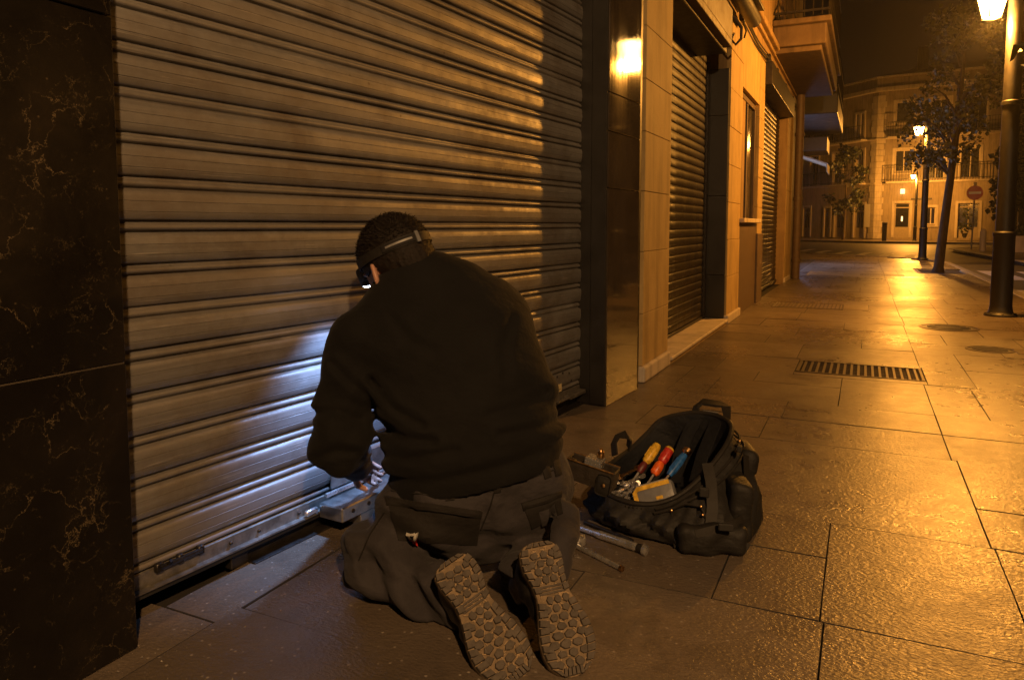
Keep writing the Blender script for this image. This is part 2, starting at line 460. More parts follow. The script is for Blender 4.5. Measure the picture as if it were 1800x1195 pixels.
pav_edge = [(2.02, -8), (2.02, 23.4), (1.8, 24.9), (1.25, 26.2), (0.4, 27.3), (-0.6, 28.3), (-1.6, 29.6), (-2.7, 31.6), (-4.5, 35), (-9, 40)]
base = MB(); base.prism([(-12, -8)] + pav_edge + [(-12, 40)], -0.30, -0.028)
pavement = base.build('pavement', M['grout']); tag(pavement, kind='structure')

# --- individual paving slabs
slab_cache = {}
def slab(x0, x1, y0, y1, far=False):
    g = 0.0020 if not far else 0.004
    w, d = x1 - x0 - g, y1 - y0 - g
    if w < 0.03 or d < 0.03: return
    mb = MB(); c = 0.0008
    hx, hy = w / 2, d / 2
    top = rnd.uniform(-0.0012, 0.0010)
    tx, ty = rnd.uniform(-0.0018, 0.0018) / max(w, .2), rnd.uniform(-0.0018, 0.0018) / max(d, .2)
    def z(x, y): return top + tx * x + ty * y
    chip = lambda: rnd.uniform(0.0, 0.0016)
    ring0, ring1, ring2 = [], [], []
    per = []
    nx, ny = max(1, int(w / 0.16)), max(1, int(d / 0.16))
    for i in range(nx): per.append((-hx + w * i / nx, -hy, 0, 1))
    for i in range(ny): per.append((hx, -hy + d * i / ny, -1, 0))
    for i in range(nx): per.append((hx - w * i / nx, hy, 0, -1))
    for i in range(ny): per.append((-hx, hy - d * i / ny, 1, 0))
    for (x, y, ix, iy) in per:
        k = chip() if not far else 0
        corner = abs(abs(x) - hx) < 1e-6 and abs(abs(y) - hy) < 1e-6
        sx, sy = (-1 if x > 0 else 1, -1 if y > 0 else 1) if corner else (ix, iy)
        ring0.append((x, y, -0.026)); ring1.append((x + sx * k * .4, y + sy * k * .4, z(x, y) - c - k * .5))
        ring2.append((x + sx * (c + k), y + sy * (c + k), z(x, y)))
    n = len(per)
    fs = []; mi = []
    for i in range(n):
        j = (i + 1) % n
        fs += [(i, j, n + j, n + i), (n + i, n + j, 2 * n + j, 2 * n + i)]; mi += [1, 1]
    fs.append(tuple(range(2 * n, 3 * n))); mi.append(0)
    mb.add(ring0 + ring1 + ring2, fs); mb.m = mi
    o = mb.build('paving_slab', [M['slab'], M['grout']], pavement)
    o.location = ((x0 + x1) / 2, (y0 + y1) / 2, 0)
    return o

near = [  # x0, x1, y0, y1 read from the joints of the photograph
    (-1.68, -1.455, 0.55, 1.30), (-1.63, -1.445, 1.30, 2.12), (-1.56, -1.42, 2.12, 3.0), (-1.49, -1.40, 3.0, 3.84),
    (-1.455, -0.72, 0.70, 1.385), (-0.72, 0.02, 0.70, 1.385), (0.02, 0.75, 0.70, 1.385), (0.75, 1.40, 0.70, 1.385), (1.40, 2.02, 0.70, 1.385),
    (-1.44, -0.70, 1.385, 1.965), (-0.70, -0.06, 1.385, 1.965), (-0.06, 0.56, 1.385, 1.965), (0.56, 1.3, 1.385, 1.965), (1.3, 2.02, 1.385, 1.965),
    (-1.43, -0.98, 1.965, 2.655), (-0.98, -0.34, 1.965, 2.655), (-0.34, -0.07, 1.965, 2.36), (-0.34, -0.07, 2.36, 2.655), (-0.07, 0.40, 1.965, 2.655),
    (0.40, 1.02, 1.965, 2.18), (0.40, 0.86, 2.18, 2.655), (0.86, 1.42, 2.18, 2.655), (1.02, 1.42, 1.965, 2.18), (1.42, 2.02, 1.965, 2.655),
    (-1.42, -0.62, 2.655, 3.61), (-0.62, 0.39, 2.655, 3.61), (0.39, 1.2, 2.655, 3.015), (0.39, 1.05, 3.015, 3.61), (1.2, 2.02, 2.655, 3.015), (1.05, 2.02, 3.015, 3.61),
    (-1.40, -1.02, 3.61, 4.035), (-1.02, -0.42, 3.61, 4.035), (-0.42, 0.37, 3.61, 4.035), (0.37, 1.25, 3.61, 4.035), (1.25, 2.02, 3.61, 4.035),
    (-1.28, -0.98, 4.035, 4.44), (-0.98, -0.36, 4.035, 4.44), (-0.36, 0.37, 4.035, 4.44), (0.37, 0.98, 4.035, 4.44), (0.98, 2.02, 4.035, 4.44),
    (-1.28, -1.06, 4.44, 5.28), (-1.06, -0.83, 4.44, 4.95), (-1.06, -0.62, 4.95, 5.28), (-0.83, -0.10, 4.44, 4.95), (-0.62, -0.10, 4.95, 5.28), (-0.10, 0.37, 4.44, 5.28), (0.37, 0.62, 4.44, 5.28), (0.62, 1.2, 4.44, 5.28), (1.2, 2.02, 4.44, 5.28),
    (-1.28, -0.92, 5.28, 5.92), (-0.92, -0.405, 5.28, 5.92), (-0.405, 0.395, 5.28, 5.38), (-0.405, 0.395, 5.86, 5.92), (0.395, 0.66, 5.28, 5.92), (0.66, 1.35, 5.28, 5.92), (1.35, 2.02, 5.28, 5.92),
]
for r in near: slab(*r)
yy = 5.92
row = 0
while yy < 23.2:
    d = rnd.choice((0.5, 0.62, 0.62, 0.72)) if yy < 12 else rnd.choice((0.72, 0.95, 1.1))
    y1 = yy + d
    cuts = [-1.28]
    x = -1.28 + rnd.uniform(0.3, 0.9)
    while x < 0.1: cuts.append(x); x += rnd.uniform(0.55, 1.0)
    cuts.append(0.385 + rnd.choice((0, 0, 0.012)))
    x = rnd.choice((0.66, 0.80, 1.0))
    while x < 1.75: cuts.append(x); x += rnd.uniform(0.45, 0.8)
    cuts.append(2.02)
    for a, b in zip(cuts, cuts[1:]):
        if 17.7 < (yy + y1) / 2 < 19.3 and b > 1.05:       # the tree pit
            if a < 1.05: slab(a, 1.05, yy, y1, True)
            continue
        if a < 0.95 < b and False: pass
        slab(a, b, yy, y1, yy > 12)
    yy = y1; row += 1
# far slabs too small to tell apart: one sheet of joined slabs
mb = MB(); y = yy
while y < 36:
    for i in range(-9, 3):
        x0 = i * 1.05 + (0.4 if int(y) % 2 else 0); x1 = x0 + 1.04
        lim = 2.0
        if y > 23: 
            lim = np.interp(y + 1.1, [23.4, 24.9, 26.2, 27.3, 28.3, 29.6, 31.6, 35, 40], [2.0, 1.75, 1.2, .35, -.65, -1.65, -2.75, -4.6, -9])
        x1 = min(x1, lim - 0.16)
        if x1 > x0 + 0.1: mb.span((x0, y, -0.026), (x1, y + 1.05, 0.0))
    y += 1.06
tag(mb.build('paving', M['slab'], pavement), kind='stuff')

# --- kerb stones
def kerb_line(pts, n0=''):
    for a, b in zip(pts, pts[1:]):
        a, b = Vector((*a, 0)), Vector((*b, 0)); L = (b - a).length; k = max(1, int(round(L / 1.2)))
        ang = math.atan2((b - a).y, (b - a).x)
        for i in range(k):
            c = a.lerp(b, (i + 0.5) / k)
            mb = MB(); mb.box((0, 0, 0), (L / k - 0.008, 0.15, 0.26), 0.014)
            o = mb.build('kerb_stone', M['kerb'], kerb); o.location = (c.x, c.y, -0.127); o.rotation_euler = (0, 0, ang)
kerb = empty('kerb', kind='structure')
kerb_line([(2.10, 1.0)] + [(x + 0.07, y + 0.05) for x, y in pav_edge[1:9]])

# --- opposite pavement at the right and the one below the far building
isl = MB(); isl.prism([(4.15, 20), (4.1, 25), (3.9, 29), (3.62, 34), (3.5, 37.2), (3.75, 38.4), (4.6, 39.2), (9, 39.5), (30, 39.5), (30, 20)], -0.30, 0.0)
tag(isl.build('side_pavement', M['slab']), kind='structure')
kb2 = MB()
edge = [(4.12, 20), (4.07, 25), (3.87, 29), (3.59, 34), (3.46, 37.2), (3.7, 38.45), (4.6, 39.28), (9, 39.6)]
kb2.ribbon([Vector((x, y, 0.004)) for x, y in edge], Vector((0, 0, 1)), 0.28, 0.012)
tag(kb2.build('side_kerb', M['kerb']), kind='structure')
fp = MB(); fp.prism([(-30, 58.5), (-9, 58.2), (-3.4, 55.6), (0.2, 52.9), (4, 52.0), (14, 51), (30, 50), (30, 70), (-30, 90)], -0.30, 0.0)
tag(fp.build('far_pavement', M['slab']), kind='structure')
kb3 = MB(); kb3.ribbon([Vector((x, y, 0.003)) for x, y in [(-30, 58.5), (-9, 58.2), (-3.4, 55.6), (0.2, 52.9), (4, 52.0), (14, 51)]], Vector((0, 0, 1)), 0.3, 0.012)
tag(kb3.build('far_kerb', M['kerb']), kind='structure')

# --- painted markings
def stripe(poly, name='zebra_stripe'):
    me = bpy.data.meshes.new(name); me.from_pydata([(x, y, -0.117) for x, y in poly], [], [tuple(range(len(poly)))]); me.materials.append(M['paint'])
    tag(link(name, me, zebra_parent))
zebra_parent = empty('road_markings', kind='structure')
for x0 in (2.60, 3.42):
    stripe([(x0, 18.2), (x0 + 0.52, 18.2), (x0 + 0.46, 21.6), (x0 - 0.05, 21.6)])
stripe([(2.30, 12.2), (2.72, 12.2), (2.70, 15.4), (2.28, 15.4)])
stripe([(2.22, 15.6), (2.34, 15.6), (2.34, 17.9), (2.22, 17.9)], 'road_line')
stripe([(2.24, 21.8), (2.36, 21.8), (2.3, 23.8), (2.16, 23.8)], 'road_line')
zl = [(-2.55, 33.6), (-1.75, 32.0), (-0.95, 30.9), (-0.15, 29.9), (0.6, 28.9), (1.35, 27.9), (2.05, 27.2)]
for (x, y) in zl:
    d = Vector((0.80, 0.60)); n = Vector((0.10, 0.99)); p = Vector((x, y + 1.3))
    q = [p - n * 0.0 - d * .21, p + d * .21, p + d * .21 + n * 3.4, p - d * .21 + n * 3.4]
    stripe([(v.x, v.y) for v in q])

# ================================================================== NEAR SHOPFRONT (granite, the shutter being worked on)
shop = empty('shop_building', (-1.6, 2.5, 0), label='dark granite shopfront with wide grey corrugated steel roller shutter beside the kneeling man', cat='building')
inv = lambda v: (v[0] + 1.6, v[1] - 2.5, v[2])
def part(mb, name, mat, parent=shop, smooth=False, off=None):
    o = mb.build(name, mat, parent, smooth)
    off = off if off is not None else (1.6, -2.5, 0)
    o.location = off
    return o
w_ = MB(); w_.span((-6.0, -6.0, -0.1), (-1.98, 4.40, 9.0)); w_.span((-1.98, -6.0, 3.05), (-1.45, 4.58, 9.0)); w_.span((-1.98, 3.90, -0.1), (-1.42, 4.55, 3.05)); w_.span((-1.98, -6, -0.1), (-1.60, 0.70, 3.05))
part(w_, 'wall', M['dstone'])
# left pillar: granite panels with open joints, front face at x -1.525, right edge at y 1.14
for (ya, yb) in ((0.44, 1.138), (-0.60, 0.436), (-2.2, -0.604)):
    for (za, zb) in ((0.004, 0.6845), (0.6885, 1.46), (1.464, 2.24), (2.244, 3.04)):
        mb = MB(); mb.span((-1.60, ya, za), (-1.525 + rnd.uniform(-.001, .001), yb, zb), 0.0022)
        part(mb, 'granite_panel', M['granite'])
mb = MB(); mb.span((-1.60, 0.45, 0.680), (-1.5275, 1.136, 0.6935)); part(mb, 'joint_mortar', M['mortar'])
mb = MB(); mb.span((-1.72, 1.00, 0.0), (-1.603, 1.134, 3.04)); part(mb, 'pillar_return', M['granite'])
# pilaster to the right: dark reveal facing the camera and a polished face turned a little to the street
a37 = math.radians(3.7)
pe = empty('pilaster', (-1.258, 3.855, 0)); pe.parent = shop; pe.location = (-1.258 + 1.6, 3.855 - 2.5, 0); pe.rotation_euler = (0, 0, -a37)
for (za, zb, m_) in ((0.004, 1.202, 'polish'), (1.206, 1.508, 'polish'), (1.512, 1.714, 'polish'), (1.718, 3.04, 'polish')):
    mb = MB(); mb.span((-0.032, 0.003, za), (0.0, 0.50, zb), 0.002); mb.build('granite_panel', M['polish'], pe)
mb = MB(); mb.span((-0.02, 0.502, 0), (-0.006, 0.545, 3.04)); mb.build('edge_strip', M['dsteel'], pe)
mb = MB(); mb.span((-0.095, -0.012, 0.012), (-0.006, 0.0, 3.04), 0.003); mb.span((-0.19, -0.006, 0.012), (-0.097, 0.003, 3.04), 0.002); mb.build('reveal_panel', M['dstone'], pe)
mb = MB(); mb.span((-0.19, 0.0035, 0.0), (-0.034, 0.50, 3.04)); mb.build('core', M['dstone'], pe)
mb = MB(); mb.span((-0.30, -0.02, 0.0), (-0.191, 0.08, 3.04)); mb.build('guide_rail', M['dsteel'], pe)

# --- the roller shutter
SHA = math.radians(5)
shut = empty('roller_shutter', (0, 0, 0)); shut.parent = shop; shut.location = (-1.43 + 1.6, 3.82 - 2.5, 0); shut.rotation_euler = (0, 0, -SHA)
prof = [(0, -.002), (0.0035, -.001), (0.006, .007), (.0095, .0098), (.013, .0104), (.0165, .0094), (.0205, .006), (.0225, .0), (.030, -.001), (.0325, .0085), (.036, .0118), (.050, .0146), (.0508, .0132), (.0522, .0132), (.053, .0148), (.064, .0154), (.0768, .0152), (.0776, .0138), (.079, .0138), (.0798, .0150), (.094, .0135), (.1005, .0112), (.1045, .0075), (.1065, .001), (.109, -.002)]
ys = np.linspace(-3.25, 0.09, 23)
def slat_mesh():
    ph = [rnd.uniform(0, 6.28) for _ in range(4)]; amp = rnd.uniform(0.0008, 0.0024); tilt = rnd.uniform(-.09, .09)
    mb = MB(); vs, fs = [], []
    for y in ys:
        off = amp * math.sin(y * 2.1 + ph[0]) + amp * .6 * math.sin(y * 5.3 + ph[1])
        sw = 0.0009 * math.sin(y * 1.7 + ph[2])
        for z, u in prof: vs.append((u + off * (u > .004) + tilt * (z - .055) * (u > .004), y, z + sw * (0.2 < z / .109 < .9)))
    n = len(prof)
    for i in range(len(ys) - 1):
        for k in range(n - 1): fs.append((i * n + k, (i + 1) * n + k, (i + 1) * n + k + 1, i * n + k + 1))
    mb.add(vs, fs); return mb.mesh('slat', M['galv'], smooth=True, fixn=False)
for k in range(-7, 20):
    o = link('slat', slat_mesh(), shut); o.location = (0, 0, 0.875 + 0.109 * k)
rb = MB()
vs = []; pr = [(0.066, .004), (.066, .030), (.071, .030), (.0725, .012), (.109, .012), (.1115, .006), (.113, .004)]
for y in (-3.25, 0.07):
    vs += [(u, y, z) for z, u in pr]
n = len(pr); rb.add(vs, [(i, i + n, (i + 1) % n + n, (i + 1) % n) for i in range(n)] + [tuple(range(n)), tuple(range(2 * n - 1, n - 1, -1))])
rail = rb.build('bottom_rail', M['rail'], shut)
sk = MB(); sk.span((0.006, -3.25, 0.048), (0.020, 0.06, 0.0655), 0.002); sk.build('rubber_strip', M['rubber'], shut)
bk = MB(); bk.span((-0.035, -3.3, 0.11), (-0.012, 0.12, 3.1)); bk.build('backing', M['black'], shut)
# slide bolt at the left, rivets, lock housing at the working place, sticker and bolts at the right
def sh(px, py):                                 # photo measurement on the shutter plane -> shutter coordinates (along, up)
    d = _R * ((px - PX) / FPX) - _UP * ((py - PY) / FPX) + _FW
    n = Vector((math.cos(SHA), -math.sin(SHA), 0)); A = Vector((-1.43, 3.82, 0)); C0 = Vector((0, 0, 1))
    p = C0 + d * ((A - C0).dot(n) / d.dot(n)) - A
    return p.dot(Vector((math.sin(SHA), math.cos(SHA), 0))), p.z
sb = MB(); ya, za = sh(272, 990); yb, zb = sh(345, 966)
sb.tube([(.022, ya, .112), (.022, yb, .112)], 0.007, 8); sb.box((.017, ya, .112), (.016, .022, .026), .003); sb.box((.017, (ya + yb) / 2, .112), (.016, .018, .026), .003); sb.box((.017, yb, .112), (.016, .02, .026), .003); sb.tube([(.022, ya + .02, .112), (.034, ya + .02, .122), (.04, ya + .02, .128)], .0045, 6)
sb.build('slide_bolt', M['dsteel'], shut, True)
for px, py in ((450, 935), (520, 905), (400, 952), (585, 880), (975, 662), (985, 655), (996, 655), (1000, 668)):
    y, z = sh(px, py); r_ = MB(); r_.lathe([(0.006, 0), (.006, .003), (.003, .006)], (0.013, y, max(z, .09)), 8, (1, 0, 0)); r_.build('rivet', M['dsteel'], shut, True)
bx = MB(); y0, _ = sh(548, 905); y1 = y0 + 0.34
bx.span((0.032, y0, 0.056), (0.135, y1, 0.104), 0.004)
bx.span((0.032, y0 + .10, 0.012), (0.120, y1 - .02, 0.0555), 0.003)
hb = bx.build('lock_housing', M['alu'], shut)
for k in range(4):
    s_ = MB(); s_.lathe([(.007, 0), (.007, .003), (.003, .005)], (0.135, y0 + .05 + .075 * k, .082), 10, (1, 0, 0)); s_.build('screw', M['dsteel'], shut, True)
pl = MB(); pl.box((.0175, y0 + .12, .150), (.006, .10, .055), .002); pl.box((.0175, y0 + .30, .165), (.006, .16, .09), .002); pl.build('lock_plate', M['alu'], shut)
sp = MB(); sp.tube([(.034, y0 + .03, .118), (.034, y0 + .36, .118)], .008, 8); sp.box((.03, y0 + .22, .126), (.022, .05, .03), .004); sp.box((.03, y0 - .03, .085), (.014, .05, .018), .003); sp.build('lock_bolt', M['chrome'], shut, True)
y, z = sh(977, 668); st = MB(); st.box((.0158, y, .143), (.0012, .075, .042), 0.0004); sti = st.build('sticker', M['label'], shut)
gl = MB(); gl.box((.0166, y - .012, .147), (.0008, .012, .012)); gl.box((.0166, y + .008, .135), (.0008, .03, .004)); gl.build('sticker_mark', M['dsteel'], shut)
lb = MB(); lb.span((.012, -.16, .072), (.055, .03, .095), .003); lb.tube([(.05, -.30, .088), (.05, .02, .088)], .008, 8); lb.build('end_bracket', M['rail'], shut, True)
# threshold channel under the raised shutter
th = MB(); th.span((-0.055, -2.24, 0.0), (-0.012, 0.05, 0.064), 0.002); th.span((-0.012, -2.24, 0.0), (0.03, 0.05, 0.006), 0.001); th.span((-0.03, -2.30, 0.0), (0.0, -2.24, 0.062), .003)
th.build('threshold', M['dsteel'], shut)

# ================================================================== BEIGE BUILDING further along
bld = empty('apartment_building', (-1.25, 9.0, 0), label='ochre building with beige stone pilasters, brown roller shutters and an overhanging balcony', cat='building')
def bp(mb, name, mat, parent=None, smooth=False):
    o = mb.build(name, mat, parent or bld, smooth)
    if parent is None: o.location = (1.25, -9.0, 0)
    return o
S2 = -1.475                                       # second shutter plane
w_ = MB()
w_.span((-9, 4.58, -0.1), (-1.80, 15.45, 11)); w_.span((-1.80, 4.60, 2.98), (-1.262, 10.48, 11)); w_.span((-1.80, 10.48, 2.92), (-1.262, 13.74, 11)); w_.span((-1.80, 13.74, -.1), (-1.26, 15.45, 11))
w_.span((-1.80, 4.60, -.1), (-1.30, 5.22, 2.98)); w_.span((-1.80, 7.73, -.1), (-1.30, 9.08, 2.98)); w_.span((-1.80, 10.0, -.1), (-1.30, 10.44, 2.98)); w_.span((-1.80, 9.08, -.1), (-1.35, 10.0, 1.02)); w_.span((-1.80, 9.08, 2.50), (-1.30, 10.0, 2.98))
bp(w_, 'wall', M['stucco'])
for (za, zb) in ((0.105, 0.438), (0.441, 0.835), (0.838, 1.216), (1.219, 1.589), (1.592, 1.912), (1.915, 2.234), (2.237, 2.62), (2.623, 3.0), (3.003, 3.4)):
    mb = MB(); mb.span((-1.30, 4.585, za), (-1.256 + rnd.uniform(-.0012, .0012), 5.258, zb), 0.002); bp(mb, 'stone_block', M['beige'])
mb = MB(); mb.span((-1.30, 4.56, 0.0), (-1.232, 5.262, 0.103), 0.012); bp(mb, 'plinth_stone', M['trim'])
mb = MB(); mb.span((-1.80, 5.264, 0.0), (-1.240, 7.69, 0.028), 0.0); bp(mb, 'step_riser', M['stucco'])
for a, b in ((5.266, 6.47), (6.474, 7.70)):
    mb = MB(); mb.span((-1.80, a, 0.0285), (-1.222, b, 0.056), 0.006); bp(mb, 'step_slab', M['trim'])
# second shutter
sh2 = empty('roller_shutter', (0, 0, 0)); sh2.parent = bld; sh2.location = (S2 + 1.25, 0 - 9.0, 0)
pr2 = [(0, 0), (.004, .006), (.010, .009), (.030, .0105), (.056, .009), (.0625, .006), (.066, 0), (.074, -.001)]
def slat2(y0, y1, mat):
    mb = MB(); yl = np.linspace(y0, y1, 9); vs, fs = [], []; a = rnd.uniform(.0005, .0014); p_ = rnd.uniform(0, 6); t = rnd.uniform(-.05, .05)
    for y in yl:
        vs += [(u + a * math.sin(y * 3 + p_) * (u > .003) + t * (z - .035) * (u > .003), y, z) for z, u in pr2]
    n = len(pr2)
    for i in range(len(yl) - 1):
        for k in range(n - 1): fs.append((i * n + k, (i + 1) * n + k, (i + 1) * n + k + 1, i * n + k + 1))
    mb.add(vs, fs); return mb.mesh('slat', mat, True, False)
for k in range(36):
    o = link('slat', slat2(5.2, 7.62, M['dslat']), sh2); o.location = (0, 0, 0.085 + 0.074 * k)
mb = MB(); mb.span((-.03, 5.2, 0.05), (-.006, 7.68, 3.0)); mb.build('backing', M['black'], sh2)
mb = MB(); mb.span((-.004, 5.2, 0.057), (.02, 7.62, .0845), .002); mb.build('bottom_rail', M['dsteel'], sh2)
mb = MB(); mb.span((-.01, 7.60, 0.057), (.03, 7.66, 2.62), .003); mb.build('guide_rail', M['dsteel'], sh2)
# far jamb of that opening, clad in dark slabs facing the camera
for (za, zb) in ((0.03, 0.50), (0.503, 1.30), (1.303, 2.10), (2.103, 2.56)):
    mb = MB(); mb.span((-1.475, 7.690, za), (-1.268, 7.722, zb), .002); bp(mb, 'jamb_panel', M['dstone'])
mb = MB(); mb.span((-1.64, 5.262, 2.575), (-1.20, 7.12, 2.97), .006); bp(mb, 'shutter_case', M['dsteel'])
mb = MB(); mb.span((-1.255, 5.0, 2.60), (-1.135, 7.00, 2.66), .004); mb.span((-1.16, 5.0, 2.66), (-1.135, 7.0, 2.93), .003); bp(mb, 'fascia_board', M['woodd'])
mb = MB(); mb.tube([(-1.10, 4.9, 3.10), (-1.10, 8.1, 3.10)], .075, 14); mb.span((-1.25, 4.9, 3.19), (-1.0, 8.12, 3.215), .004); aw = bp(mb, 'awning_cassette', M['dsteel'], smooth=True)
for y in (5.5, 7.3):
    br = MB(); pts = [(-1.245, y, 2.98), (-1.16, y, 2.93), (-1.10, y, 2.84), (-1.10, y, 2.74), (-1.15, y, 2.69), (-1.19, y, 2.74), (-1.165, y, 2.80)]
    br.tube(pts, [.018, .018, .016, .014, .013, .012, .010], 8); bp(br, 'scroll_bracket', M['woodd'], smooth=True)
# column B blocks, niche window, column C
zz = [0.09, 0.48, 0.86, 1.24, 1.62, 2.0, 2.38, 2.76, 3.14]
for za, zb in zip(zz, zz[1:]):
    mb = MB(); mb.span((-1.30, 7.726, za), (-1.252 + rnd.uniform(-.002, .002), 8.52, zb - .003), .003); bp(mb, 'stone_block', M['beige'])
mb = MB(); mb.span((-1.30, 7.70, 0), (-1.225, 8.54, .088), .01); bp(mb, 'plinth_stone', M['trim'])
mb = MB(); mb.span((-1.30, 8.525, 0.0), (-1.258, 9.93, 1.03), .003); bp(mb, 'dado_panel', M['woodd'])
mb = MB(); mb.span((-1.36, 8.50, 1.035), (-1.20, 9.97, 1.085), .006); bp(mb, 'window_sill', M['trim'])
wf = MB()
wf.span((-1.34, 8.56, 1.088), (-1.29, 8.62, 2.50), .004); wf.span((-1.34, 9.86, 1.088), (-1.29, 9.92, 2.50), .004); wf.span((-1.34, 8.62, 2.44), (-1.29, 9.86, 2.50), .004); wf.span((-1.34, 9.21, 1.088), (-1.295, 9.27, 2.44), .004)
win = bp(wf, 'window', M['woodd'])
for a, b in ((8.62, 9.21), (9.27, 9.86)):
    mb = MB(); mb.span((-1.325, a, 1.09), (-1.315, b, 2.44)); mb.build('pane', M['glassdark'], win)
mb = MB(); mb.span((-1.30, 8.525, 2.52), (-1.252, 9.93, 3.14), .003); bp(mb, 'stone_block', M['beige'])
for za, zb in zip(zz, zz[1:]):
    mb = MB(); mb.span((-1.30, 9.985, za), (-1.253 + rnd.uniform(-.002, .002), 10.46, zb - .003), .003); bp(mb, 'stone_block', M['beige'])
mb = MB(); mb.span((-1.30, 9.96, 0), (-1.235, 10.48, .9), .008); bp(mb, 'dado_panel', M['woodd'])
# third shutter
sh3 = empty('roller_shutter', (0, 0, 0)); sh3.parent = bld; sh3.location = (-1.40 + 1.25, -9.0, 0)
me3 = [slat2(10.5, 13.72, M['dslat']) for _ in range(6)]
for k in range(38):
    o = link('slat', me3[k % 6], sh3); o.location = (0, 0, 0.07 + 0.074 * k)
mb = MB(); mb.span((-.06, 10.4, 0), (-.01, 13.8, 3.0)); mb.build('backing', M['black'], sh3)
mb = MB(); mb.span((-.01, 10.5, 0.02), (.03, 13.72, .07), .003); mb.build('bottom_rail', M['dsteel'], sh3)
mb = MB(); mb.span((-1.40, 10.45, 2.86), (-1.16, 13.8, 3.16), .01); bp(mb, 'shutter_case', M['dsteel'])
for za, zb in zip(zz, zz[1:]):
    mb = MB(); mb.span((-1.30, 13.76, za), (-1.252 + rnd.uniform(-.002, .002), 14.75, zb - .003), .003); bp(mb, 'stone_block', M['beige'])
mb = MB(); mb.span((-1.30, 13.75, 0), (-1.235, 14.76, .087), .01); bp(mb, 'plinth_stone', M['trim'])
# moulding, cables, downpipe
mb = MB(); mb.span((-1.27, 4.6, 3.46), (-1.17, 15.4, 3.54), .012); mb.span((-1.27, 4.6, 3.40), (-1.22, 15.4, 3.455), .008); bp(mb, 'cornice', M['stucco'])
cb = MB()
for zc, rr, xo in ((3.22, .012, -1.235), (3.27, .008, -1.238), (3.17, .007, -1.24)):
    cb.tube([(xo + .004 * math.sin(y * 3.1), y, zc - .035 * abs(math.sin((y - 8.2) * 1.3))) for y in np.linspace(8.2, 15.3, 40)], rr, 6)
bp(cb, 'facade_cable', M['rubber'], smooth=True)
for y in (8.25, 10.6, 11.6, 12.9, 14.2):
    mb = MB(); mb.box((-1.235, y, 3.21), (.05, .09, .15), .01); mb.tube([(-1.235, y, 3.15), (-1.20, y + .03, 3.05), (-1.22, y + .05, 2.98)], .01, 6); bp(mb, 'cable_clamp', M['dsteel'], smooth=True)
dp = MB(); dp.tube([(-1.155, 14.95, 0.0), (-1.155, 14.95, 3.42)], .075, 12); 
for z in (.35, 1.5, 2.7): dp.lathe([(.078, -.03), (.088, -.03), (.088, .03), (.078, .03)], (-1.155, 14.95, z), 12)
bp(dp, 'downpipe', M['woodd'], smooth=True)
# balcony
bal = MB(); bal.span((-1.262, 11.2, 3.50), (-0.56, 15.3, 3.78), .02); bal.span((-1.262, 11.14, 3.785), (-0.50, 15.36, 3.86), .015); bal.span((-1.262, 11.26, 3.42), (-0.62, 15.24, 3.495), .015)
balo = bp(bal, 'balcony', M['balc'])
rl = MB()
for z in (3.96, 4.30, 4.92): rl.box((-0.54, 13.25, z), (.03, 4.1, .03)); rl.box((-0.90, 11.22, z), (.70, .03, .03))
rl.build('handrail', M['iron'], balo)
bm_ = MB(); bm_.tube([(0, 0, 3.86), (0, 0, 4.92)], .009, 6); bme = bm_.mesh('baluster', M['iron'])
for i in range(38):
    o = link('baluster', bme, balo); o.location = (-0.54, 11.25 + i * .11, 0)
for i in range(6):
    o = link('baluster', bme, balo); o.location = (-1.20 + i * .115, 11.22, 0)
bd = MB(); bd.span((-1.27, 12.2, 3.87), (-1.22, 13.6, 6.0), .01); bp(bd, 'balcony_door', M['woodd'])

# ------------------------------------------------------------------ next building with a lit shop window and its own balcony
b2 = empty('corner_shop_building', (-1.7, 19, 0), label='narrow shaded building past the downpipe with a cold white lit shop window', cat='building')
def b2p(mb, name, mat, parent=None, smooth=False):
    o = mb.build(name, mat, parent or b2, smooth)
    if parent is None: o.location = (1.7, -19, 0)
    return o
mb = MB(); mb.span((-9, 15.5, -.1), (-1.75, 17.9, 9)); mb.span((-9, 17.9, 2.7), (-1.75, 22.5, 9)); mb.span((-9, 17.9, -.1), (-1.75, 22.5, .35)); mb.span((-9, 22.2, .35), (-1.75, 22.5, 2.7)); mb.span((-9, 17.9, .35), (-2.1, 22.2, 2.7))
b2p(mb, 'wall', M['cream'])
mb = MB(); mb.span((-2.0, 18.0, .40), (-1.97, 22.1, 2.6)); b2p(mb, 'lit_window', M['shoplight'])
mb = MB()
for y in (17.95, 19.3, 20.7, 22.12): mb.span((-1.80, y, .36), (-1.74, y + .06, 2.69), .004)
mb.span((-1.80, 18.01, 2.62), (-1.74, 22.12, 2.68), .004); b2p(mb, 'window_frame', M['dsteel'])
mb = MB(); mb.span((-1.76, 17.9, 3.46), (-0.62, 22.0, 3.9), .02); bl2 = b2p(mb, 'balcony', M['dstone'])
mb = MB()
for z in (4.1, 4.7): mb.box((-.64, 20, z), (.03, 4, .03))
mb.build('handrail', M['iron'], bl2)
for i in range(28):
    o = link('baluster', bme, bl2); o.location = (-.64, 18.05 + i * .14, 0)
mb = MB(); mb.span((-1.75, 21.0, 2.95), (-0.95, 22.4, 3.30), .01); awn = b2p(mb, 'awning_box', M['dsteel'])
